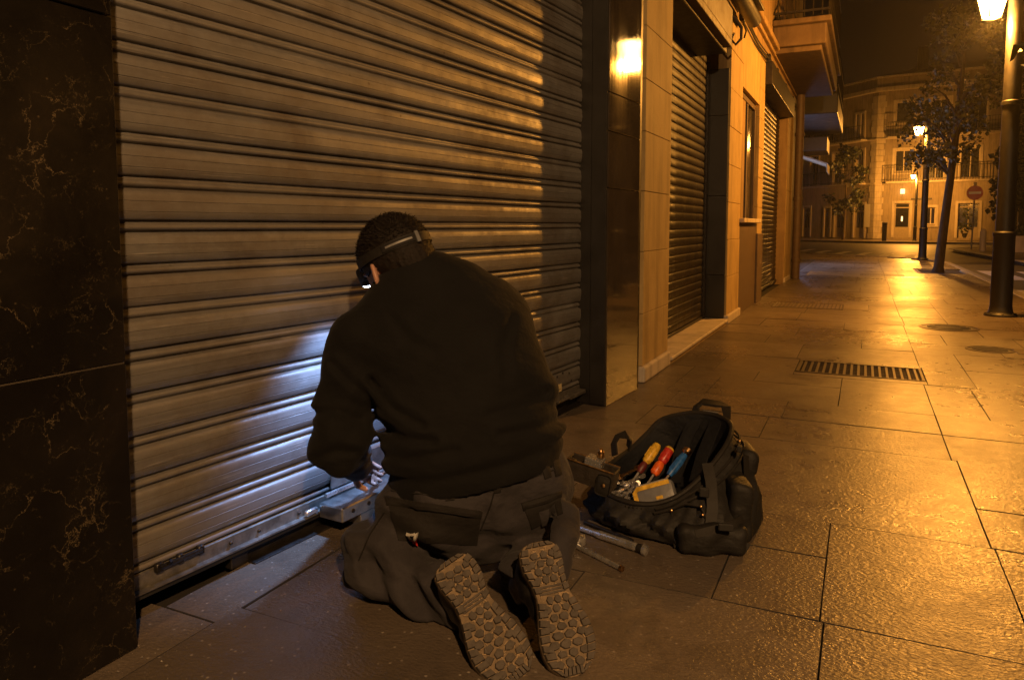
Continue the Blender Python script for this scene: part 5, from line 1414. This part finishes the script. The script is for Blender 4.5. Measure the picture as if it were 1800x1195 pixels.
    uf.mesh('upper', M['bootl'], r, 1)
    return r
for b_ in BOOTS: boot(*b_)
# ================================================================== TOOL BAG
RIM = [(1047, 850, 2.52), (1075, 872, 2.44), (1110, 884, 2.39), (1150, 886, 2.37), (1190, 873, 2.37), (1225, 846, 2.39), (1255, 813, 2.43), (1280, 776, 2.49), (1285, 748, 2.57), (1264, 733, 2.65), (1228, 726, 2.71), (1190, 730, 2.75), (1160, 740, 2.77), (1138, 762, 2.75), (1112, 787, 2.71), (1085, 807, 2.65), (1060, 827, 2.58)]
BOT = [(-.80, 2.345), (-.735, 2.285), (-.66, 2.255), (-.58, 2.24), (-.50, 2.225), (-.425, 2.215), (-.35, 2.25), (-.30, 2.33), (-.275, 2.43), (-.27, 2.54), (-.31, 2.66), (-.40, 2.74), (-.50, 2.78), (-.60, 2.77), (-.70, 2.70), (-.79, 2.60), (-.82, 2.47)]
bag = empty('tool_bag', (-.55, 2.48, 0), label='open black nylon tool bag full of hand tools on the pavement', cat='tool bag')
BO = Vector((.55, -2.48, 0))
def bgp(mb, name, mat, smooth=True):
    o = mb.build(name, mat, bag, smooth); o.location = BO; return o
def spline(pts, n):
    pts = [np.array(p, float) for p in pts]; m = len(pts); out = []
    for i in range(n):
        t = i / n * m; k = int(t); f = t - k; p0, p1, p2, p3 = (pts[(k + d) % m] for d in (-1, 0, 1, 2))
        out.append(.5 * (2 * p1 + (p2 - p0) * f + (2 * p0 - 5 * p1 + 4 * p2 - p3) * f * f + (3 * p1 - p0 - 3 * p2 + p3) * f ** 3))
    return out
NB = 96
rim = [Vector(p) for p in spline([tuple(at(*q)) for q in RIM], NB)]
bot = [Vector((p[0], p[1], .006)) for p in spline(BOT, NB)]
cen = sum(bot, Vector()) / NB
rings = []; rb_ = random.Random(3)
lev = 12
def outn(i):
    a, b = bot[(i + 1) % NB], bot[i - 1]; t = (a - b).normalized(); n = Vector((t.y, -t.x, 0)); return n if n.dot(bot[i] - cen) > 0 else -n
mb = MB(); vs = []
for j in range(lev + 1):
    t = j / lev
    for i in range(NB):
        p = bot[i].lerp(rim[i], t); n = outn(i)
        bulge = .030 * math.sin(math.pi * min(1, t * 1.05)) + .012 * math.sin(i * .55 + t * 5) * math.sin(math.pi * t) + .006 * math.sin(i * 1.7 - t * 9) * math.sin(math.pi * t)
        crease = -.010 * max(0, math.sin(i * .9 + t * 13)) ** 6 * math.sin(math.pi * t)
        corner = -.012 if j == 0 else 0
        vs.append(p + n * (bulge + crease + corner))
fs = [(j * NB + i, j * NB + (i + 1) % NB, (j + 1) * NB + (i + 1) % NB, (j + 1) * NB + i) for j in range(lev) for i in range(NB)]
fs.append(tuple(range(NB - 1, -1, -1)))
mb.add(vs, fs); bgp(mb, 'shell', M['bag'])
# lining: down inside to a floor
vs = []
for j, (t, ins) in enumerate(((1.0, .008), (.93, .014), (.7, .022), (.45, .035), (.30, .06))):
    for i in range(NB):
        p = bot[i].lerp(rim[i], t); n = outn(i); q = p - n * ins
        q.z = max(q.z, .055) + .003 * math.sin(i * 1.1 + j); vs.append(q)
fs = [(j * NB + i, (j + 1) * NB + i, (j + 1) * NB + (i + 1) % NB, j * NB + (i + 1) % NB) for j in range(4) for i in range(NB)]
fs.append(tuple(range(4 * NB, 5 * NB)))
mb = MB(); mb.add(vs, fs); bgp(mb, 'lining', M['baglin'])
mb = MB(); pts = [p + Vector((0, 0, .002)) for p in rim] + [rim[0] + Vector((0, 0, .002)), rim[1] + Vector((0, 0, .002))]; mb.tube(pts, .0085, 8, cap=False); bgp(mb, 'rim_piping', M['web'])
def walk(i0, i1, t, off):
    out = []
    for i in range(i0, i1 + 1): out.append(bot[i % NB].lerp(rim[i % NB], t) + outn(i % NB) * off)
    return out
for t, off in ((.90, .020), (.82, .030)):
    mb = MB(); mb.tube(walk(18, 52, t, off), .0045, 6); bgp(mb, 'zip_piping', M['web'])
# teeth of the zip along the front rim
mb = MB()
for i in range(4, 46):
    p = rim[i] + outn(i) * .006 - Vector((0, 0, .012)); mb.box(p, (.004, .004, .006))
bgp(mb, 'zip', M['dsteel'], False)
# lifted back wall of the mouth with a webbing strap and carry handle
mb = MB(); s0 = at(1150, 745, 2.76); 
mb.ribbon([at(1186, 850, 2.60), at(1196, 800, 2.66), at(1212, 760, 2.70), at(1232, 724, 2.72)], Vector((-.3, -.9, .3)), .050, .006); mb.ribbon([at(1222, 850, 2.55), at(1236, 800, 2.60), at(1250, 765, 2.63), at(1262, 736, 2.66)], Vector((-.5, -.8, .3)), .052, .006); bgp(mb, 'inner_strap', M['baglin'])
mb = MB(); mb.ribbon([at(1222, 738, 2.72), at(1226, 716, 2.73), at(1236, 708, 2.73), at(1262, 712, 2.70), at(1275, 716, 2.68), at(1276, 738, 2.66), at(1270, 756, 2.64)], [Vector((0, -.2, 1)), Vector((-.6, -.2, .8)), Vector((0, -.2, 1)), Vector((0, -.2, 1)), Vector((.5, -.2, .8)), Vector((1, -.2, .2)), Vector((1, -.2, 0))], .042, .009); bgp(mb, 'carry_handle', M['web'])
mb = MB(); mb.tube([at(1236, 722, 2.71), at(1263, 726, 2.69)], .0035, 6); bgp(mb, 'handle_ring', M['alu'])
mb = MB(); mb.ribbon([at(1082, 800, 2.64), at(1080, 780, 2.66), at(1086, 768, 2.67), at(1098, 764, 2.67), at(1108, 772, 2.67), at(1106, 786, 2.68)], Vector((-.6, -.6, .4)), .030, .006); bgp(mb, 'strap_loop', M['web'])
# pockets, straps and buckles on the right end
def soft_box(name, c, axes, half, rad, mat, wob=.004):
    c = v3(c); R_ = max(half) * 1.5
    f = Field(c - R_, c + R_, .0075); f.add(f.rbox(c, half, rad, axes), 0)
    f.F += wob * np.sin(f.P @ v3(axes[0]) * 60 + 1.3 * np.sin(f.P @ v3(axes[2]) * 48)) * .7; o = f.mesh(name, mat, bag, 2); o.location = BO; return o
ex = v3((.93, .36, 0)); ey = v3((-.36, .93, 0)); ez = v3((0, 0, 1))
soft_box('end_pocket', (-.345, 2.41, .105), (ex, ey, ez), (.035, .095, .098), .026, M['bag'])
soft_box('top_roll', (-.345, 2.585, .205), (ex, ey, ez), (.035, .080, .048), .03, M['bag'])
soft_box('base_pocket', (-.39, 2.245, .045), (v3((.90, .43, 0)), v3((-.43, .90, 0)), ez), (.105, .032, .046), .026, M['bag'], .007)
mb = MB(); mb.ribbon([at(1243, 815, 2.38), at(1250, 850, 2.335), at(1252, 890, 2.30), at(1248, 935, 2.27)], Vector((.3, -.95, .1)), .034, .006); mb.ribbon([at(1310, 800, 2.44), at(1312, 850, 2.40), at(1308, 900, 2.38)], Vector((.9, -.4, .1)), .026, .006); bgp(mb, 'side_strap', M['web'])
mb = MB(); mb.ribbon([at(1222, 938, 2.24), at(1255, 930, 2.235), at(1290, 920, 2.26), at(1314, 905, 2.33)], Vector((.3, -.9, .3)), .024, .007); mb.ribbon([at(1284, 940, 2.27), at(1298, 952, 2.265), at(1314, 964, 2.26)], Vector((.2, -.8, .5)), .028, .008); bgp(mb, 'compression_strap', M['web'])
for p_, s_, a_ in ((at(1276, 926, 2.20), (.045, .014, .022), .3), (at(1300, 788, 2.40), (.014, .03, .02), 0), (at(1238, 865, 2.31), (.03, .012, .03), .2)):
    mb = MB(); mb.box(p_, s_, .003, a_); bgp(mb, 'buckle', M['rubber'], False)
mb = MB(); mb.tube([at(1180, 895, 2.335), at(1205, 885, 2.325), at(1232, 890, 2.31), at(1243, 915, 2.285), at(1238, 945, 2.27), at(1222, 966, 2.262)], .0045, 6); mb.tube([at(1180, 895, 2.335), at(1183, 930, 2.31), at(1186, 962, 2.29)], .0035, 6); bgp(mb, 'pocket_seam', M['web'])
mb = MB()
for px, py, z in ((1180, 897, 2.33), (1232, 890, 2.30), (1300, 775, 2.45), (1235, 905, 2.29)): mb.lathe([(.005, 0), (.005, .004), (.002, .006)], at(px, py, z), 8, (.2, -.9, .2))
bgp(mb, 'rivet', M['copper'])

# ------------------------------------------------------------------ tools in the bag
def tool(name, a, b, **kw):
    a, b = Vector(a), Vector(b); r = empty(name, a, **kw); r['len'] = (b - a).length
    q = (b - a).to_track_quat('Z', 'Y'); r.rotation_mode = 'QUATERNION'; r.rotation_quaternion = q; return r, (b - a).length
def driver(a, b, prof1, m1, prof2, m2, shaft, **kw):
    r, L = tool('screwdriver', a, b, **kw)
    mb = MB(); mb.lathe([(x, z * L) for x, z in prof1], n=14); mb.build('handle', m1, r, True)
    for k in range(6):
        g = MB(); a_ = k * math.pi / 3; x = max(p[0] for p in prof1); g.tube([(math.cos(a_) * x * .97, math.sin(a_) * x * .97, prof1[0][1] * L + .02), (math.cos(a_) * x * .97, math.sin(a_) * x * .97, prof1[-1][1] * L - .025)], .0022, 5); g.build('grip_rib', m1, r, True)
    if prof2:
        mb = MB(); mb.lathe([(x, z * L) for x, z in prof2], n=14); mb.build('collar', m2, r, True)
    mb = MB(); mb.tube([(0, 0, -shaft), (0, 0, .01)], .004, 8); mb.build('shaft', M['chrome'], r, True); return r
driver(at(1124, 828, 2.55), at(1157, 780, 2.60), [(.010, .30), (.0155, .36), (.0165, .6), (.0160, .9), (.012, .98), (.005, 1.0)], M['yellow'], [(.009, -.05), (.014, .05), (.0135, .2), (.0105, .30)], M['dred'], .09, label='yellow handled screwdriver leaning in the open bag, leftmost of three', cat='screwdriver', group='screwdrivers in the bag')
dd_ = driver(at(1150, 832, 2.52), at(1178, 788, 2.57), [(.012, .42), (.0165, .48), (.017, .75), (.0165, .93)], M['red'], [(.010, -.05), (.0165, .03), (.0165, .3), (.013, .42)], M['orange'], .08, label='red and orange screwdriver with a yellow end, between the yellow and blue ones', cat='screwdriver', group='screwdrivers in the bag')
mb = MB(); mb.lathe([(.0166, dd_['len'] * .93), (.0168, dd_['len'] * .97), (.012, dd_['len'] * 1.02), (.004, dd_['len'] * 1.03)], n=14); mb.build('end_cap', M['yellow'], dd_, True)
bl_ = driver(at(1178, 832, 2.50), at(1204, 798, 2.54), [(.010, -.1), (.0135, .1), (.0135, .8), (.011, .98)], M['blue'], None, None, .07, label='blue handled wrench with a bare metal head, right of the red screwdriver', cat='wrench', group=None)
bl_.name = 'ratchet_wrench'
mb = MB(); mb.lathe([(.010, bl_['len']), (.016, bl_['len'] + .006), (.017, bl_['len'] + .02), (.008, bl_['len'] + .026)], n=16); mb.build('ratchet_head', M['copper'], bl_, True)
# tape measure: grey case, yellow band, recessed lip
tm = empty('tape_measure', at(1150, 862, 2.44), label='grey tape measure with a yellow band at the front of the bag', cat='tape measure')
tx = (at(1188, 848, 2.42) - at(1113, 868, 2.46)); TL = tx.length * .92; tx.normalize(); tz = Vector((.1, .45, .9)).normalized(); ty = tz.cross(tx).normalized(); tz = tx.cross(ty)
tm.rotation_mode = 'QUATERNION'; tm.rotation_quaternion = Matrix((tx, ty, tz)).transposed().to_quaternion()
mb = MB(); mb.box((0, 0, -.02), (TL, .05, .085), .014); mb.build('case', M['greypl'], tm, True)
mb = MB(); mb.ribbon([(-TL * .44, -.026, -.06), (-TL * .44, -.026, .002), (-TL * .36, -.026, .012), (TL * .44, -.026, .012)], Vector((0, -1, 0)), .014, .003); mb.build('yellow_band', M['yellow'], tm)
mb = MB(); mb.box((0, 0, .0235), (TL * .8, .03, .006), .002); mb.build('top_plate', plain('worn_grey_plate', (.30, .28, .25), .4), tm); mb = MB(); mb.box((TL * .05, 0, .028), (TL * .5, .008, .004), .001); mb.build('slot', M['rubber'], tm)
mb = MB(); mb.box((TL * .12, -.0262, -.03), (.022, .002, .010)); mb.build('badge', M['yellow'], tm)
# loose spanners, pliers and bits at the left end
def spanner(a, b, w, mat, **kw):
    r, L = tool('spanner', a, b, **kw)
    mb = MB(); mb.box((0, 0, L / 2), (w * .5, .005, L * .8), .0015); mb.build('shaft', mat, r)
    for z, s in ((0, -1), (L, 1)):
        m2 = MB(); ro, ri, n = w * .62, w * .32, 16; vs, fs = [], []
        angs = [(.6 + (2 * math.pi - 1.2) * i / (n - 1)) if s < 0 else 2 * math.pi * i / n for i in range(n)]
        for a_ in angs:
            for rr in (ro, ri):
                for y in (-.0035, .0035): vs.append((math.sin(a_) * rr, y, z - s * 0 - math.cos(a_) * rr * s * -1))
        cnt = n if s > 0 else n - 1
        for i in range(cnt):
            j = (i + 1) % n
            for q in ((0, 1), (1, 3), (3, 2), (2, 0)): fs.append((i * 4 + q[0], i * 4 + q[1], j * 4 + q[1], j * 4 + q[0]))
        m2.add(vs, fs); m2.build('jaw' if s < 0 else 'ring', mat, r)
    return r
sp_l = ['chrome spanner lying lowest at the left end of the bag', 'brass coloured spanner over the chrome ones at the left end of the bag', 'short bright spanner standing nearest the tape measure', 'worn spanner behind the others, next to the yellow screwdriver']
for i, (a, b, w, m_) in enumerate((((1082, 868, 2.47), (1112, 850, 2.50), .026, 'chrome'), ((1088, 838, 2.52), (1122, 822, 2.56), .024, 'copper'), ((1098, 872, 2.44), (1116, 852, 2.47), .020, 'chrome'), ((1096, 850, 2.52), (1128, 836, 2.56), .022, 'chrome'))):
    spanner(at(*a), at(*b), w, M[m_], label=sp_l[i], cat='spanner', group='spanners in the bag')
rg = random.Random(11); mb = MB()
for i in range(46):
    p = at(rg.uniform(1075, 1128), rg.uniform(842, 876), 2.50); p.z = max(.07, p.z - .012)
    k = rg.random(); d = Vector((rg.uniform(-1, 1), rg.uniform(-1, 1), rg.uniform(-.2, .4))).normalized(); l_ = rg.uniform(.012, .04)
    if k < .6: mb.tube([p, p + d * l_], rg.uniform(.003, .006), 6)
    else: mb.lathe([(.004, 0), (.009, 0), (.009, .007), (.004, .007)], p, 8, d)
tag(mb.build('loose_bits', M['chrome'], None, True), 'heap of small chrome bits and sockets at the left end of the bag', 'tool bits', kind='stuff')

# ------------------------------------------------------------------ pouch at the man's right hip, with clear box of screws
po = empty('belt_pouch', at(1040, 830, 2.30), label='worn dark belt pouch hanging at the man\'s right hip over the bag', cat='pouch')
px_ = (at(1082, 842, 2.28) - at(1003, 815, 2.34)); PL = px_.length * 1.02; px_.normalize(); pz = Vector((0, 0, 1)); py_ = pz.cross(px_).normalized(); pz = px_.cross(py_)
po.rotation_mode = 'QUATERNION'; po.rotation_quaternion = Matrix((px_, py_, pz)).transposed().to_quaternion()
mb = MB(); t = .006; h_, d_ = .062, .062
mb.box((0, -d_ / 2, 0), (PL, t, h_), .002); mb.box((0, d_ / 2, 0), (PL, t, h_), .002); mb.box((-PL / 2, 0, 0), (t, d_ - t, h_), .002); mb.box((PL / 2, 0, 0), (t, d_ - t, h_), .002); mb.box((0, 0, -h_ / 2 + t / 2), (PL - t, d_ - t, t)); mb.build('body', plain('worn_brown_leather', (.022, .017, .012), .55, 0, .4, 30, .4), po)
mb = MB(); mb.box((PL * .34, -.036, -.012), (PL * .30, .012, h_ * 1.05), .012); mb.build('flap', M['bag'], po, True)
mb = MB(); mb.lathe([(.006, 0), (.006, .003), (.002, .005)], (PL * .36, -.043, -.01), 10, (0, -1, 0)); mb.build('press_stud', M['copper'], po, True)
mb = MB(); mb.tube([(-PL * .5, -.034, h_ / 2), (PL * .5, -.034, h_ / 2)], .003, 6); mb.tube([(-PL * .5, .034, h_ / 2), (PL * .5, .034, h_ / 2)], .003, 6); mb.build('edge_trim', M['copper'], po, True)
mb = MB(); mb.box((-PL * .42, -.02, .012), (.03, .02, .04), .004); mb.build('clip', M['dsteel'], po)
gb = MB(); gb.box((PL * .02, 0, .034), (PL * .34, .05, .03), .003)
gm = NT('clear_plastic'); gm.set(color=(.8, .82, .84), rough=.12, trans=.85, spec=.5)
sbx = empty('screw_box', po.location + po.rotation_quaternion @ Vector((PL * .02, 0, .03)), label='small clear plastic box of screws on top of the belt pouch', cat='box'); sbx.rotation_mode = 'QUATERNION'; sbx.rotation_quaternion = po.rotation_quaternion
gb = MB(); gb.box((0, 0, .006), (PL * .36, .05, .030), .003); gb.build('case', gm.mat, sbx)
mb = MB()
for i in range(12): x = rg.uniform(-.03, .03); y = rg.uniform(-.018, .018); mb.tube([(x, y, 0), (x + rg.uniform(-.01, .01), y + rg.uniform(-.01, .01), rg.uniform(.002, .012))], .003, 6)
tag(mb.build('screws', M['copper'], sbx, True), kind='stuff')
so_ = MB(); so_.lathe([(.008, 0), (.011, .004), (.011, .02), (.007, .024), (.006, .03)], n=14); sk_ = so_.build('socket', M['copper'], None, True); sk_.location = po.location + po.rotation_quaternion @ Vector((PL * .12, .005, .052)); tag(sk_, 'single brass coloured socket standing on the clear screw box', 'socket')

# ------------------------------------------------------------------ bars and wrenches on the ground
def bar(name, a, b, parts, **kw):
    r, L = tool(name, a, b, **kw)
    for nm, prof_, mat in parts:
        mb = MB(); mb.lathe([(x, z if z < 0 else z * L) for x, z in prof_], n=18); mb.build(nm, mat, r, True)
    return r
def gp(px, py, z): p = ground(px, py, z); return p
bar('torque_wrench', gp(975, 912, .016), gp(1138, 968, .016), [('shaft', [(.007, 0), (.009, .05), (.0095, .45), (.0128, .5), (.0132, .88), (.0118, .90)], M['chrome']), ('grip_end', [(.0118, .90), (.0134, .905), (.0134, .945), (.010, .95)], M['dsteel']), ('head', [(.010, .95), (.0165, .96), (.0165, .99), (.010, 1.0)], M['chrome'])], label='long thick chrome torque wrench pointing to the bag\'s near corner', cat='wrench', group='bars on the ground')
bar('breaker_bar', gp(985, 945, .010), gp(1095, 1000, .010), [('shaft', [(.010, 0), (.0085, .1), (.0075, .3), (.0075, .94), (.0065, .955)], M['chrome']), ('drive_end', [(.0065, .955), (.0085, .96), (.0085, .995), (.005, 1.0)], M['copper'])], label='short chrome bar nearest the right boot', cat='bar', group='bars on the ground')
r_ = bar('steel_rod', gp(1028, 917, .012), gp(1112, 950, .012), [('shaft', [(.006, 0), (.0065, .5), (.006, 1.0)], M['dsteel'])], label='thin dark steel rod between the torque wrench and the bag', cat='rod', group='bars on the ground')
rn = empty('ratchet', gp(1016, 948, .018), label='round chrome ratchet head lying by the man\'s right calf', cat='ratchet'); mb = MB(); mb.lathe([(.012, -.014), (.024, -.012), (.026, 0), (.024, .012), (.012, .014)], n=20); mb.build('body', M['chrome'], rn, True); mb = MB(); mb.lathe([(.008, .014), (.008, .022)], n=8); mb.build('knob', M['copper'], rn, True)
# tool in the left hand
r_, L_ = tool('pliers', at(628, 836, 2.38), at(664, 832, 2.56), label='dark pliers gripped in the left hand at the lock', cat='pliers')
for s_ in (-1, 1):
    mb = MB(); mb.tube([(s_ * .014, 0, 0), (s_ * .016, 0, L_ * .3), (s_ * .006, 0, L_ * .58), (s_ * -.004, 0, L_ * .66)], [.007, .0075, .006, .005], 8); mb.build('handle', M['rubber'], r_, True)
    mb = MB(); mb.tube([(s_ * -.004, 0, L_ * .64), (s_ * .006, 0, L_ * .8), (s_ * .002, 0, L_)], [.007, .007, .003], 8); mb.build('jaw', M['dsteel'], r_, True)

# ------------------------------------------------------------------ grit in the corners and fallen leaves
rg = random.Random(21); mb = MB()
for i in range(420):
    if i < 230: x = -1.50 + rg.expovariate(9); y = rg.uniform(.95, 3.7); x += (y - 1.1) * .07
    elif i < 320: x = -1.23 + rg.expovariate(14); y = rg.uniform(3.9, 9)
    else: x = rg.uniform(-1.2, 1.2); y = rg.uniform(1.2, 5)
    s = rg.uniform(.0015, .0042); z = s * .4
    vs = [Vector((x + rg.uniform(-s, s), y + rg.uniform(-s, s), z + rg.uniform(-s * .4, s * .8))) for _ in range(5)]
    mb.add(vs, [(0, 1, 2), (0, 2, 3), (0, 3, 4), (0, 4, 1), (1, 2, 3), (1, 3, 4)])
tag(mb.build('grit', M['kerb'], None, fixn=False), kind='stuff')
# ================================================================== THIN HAZE added to imitate the bloom round the lamps
hz = NT('lamp_glow_haze')
hz.t.nodes.remove(hz.b)
pv = hz.n('ShaderNodeVolumePrincipled'); pv.inputs['Color'].default_value = (.85, .85, .85, 1); pv.inputs['Density'].default_value = 0.0008; pv.inputs['Anisotropy'].default_value = 0.72
hz.l(pv.outputs[0], hz.t.nodes['Material Output'].inputs['Volume'])
mb = MB(); mb.span((-60, -25, -1.2), (60, 110, 20)); tag(mb.build('haze', hz.mat), kind='stuff')
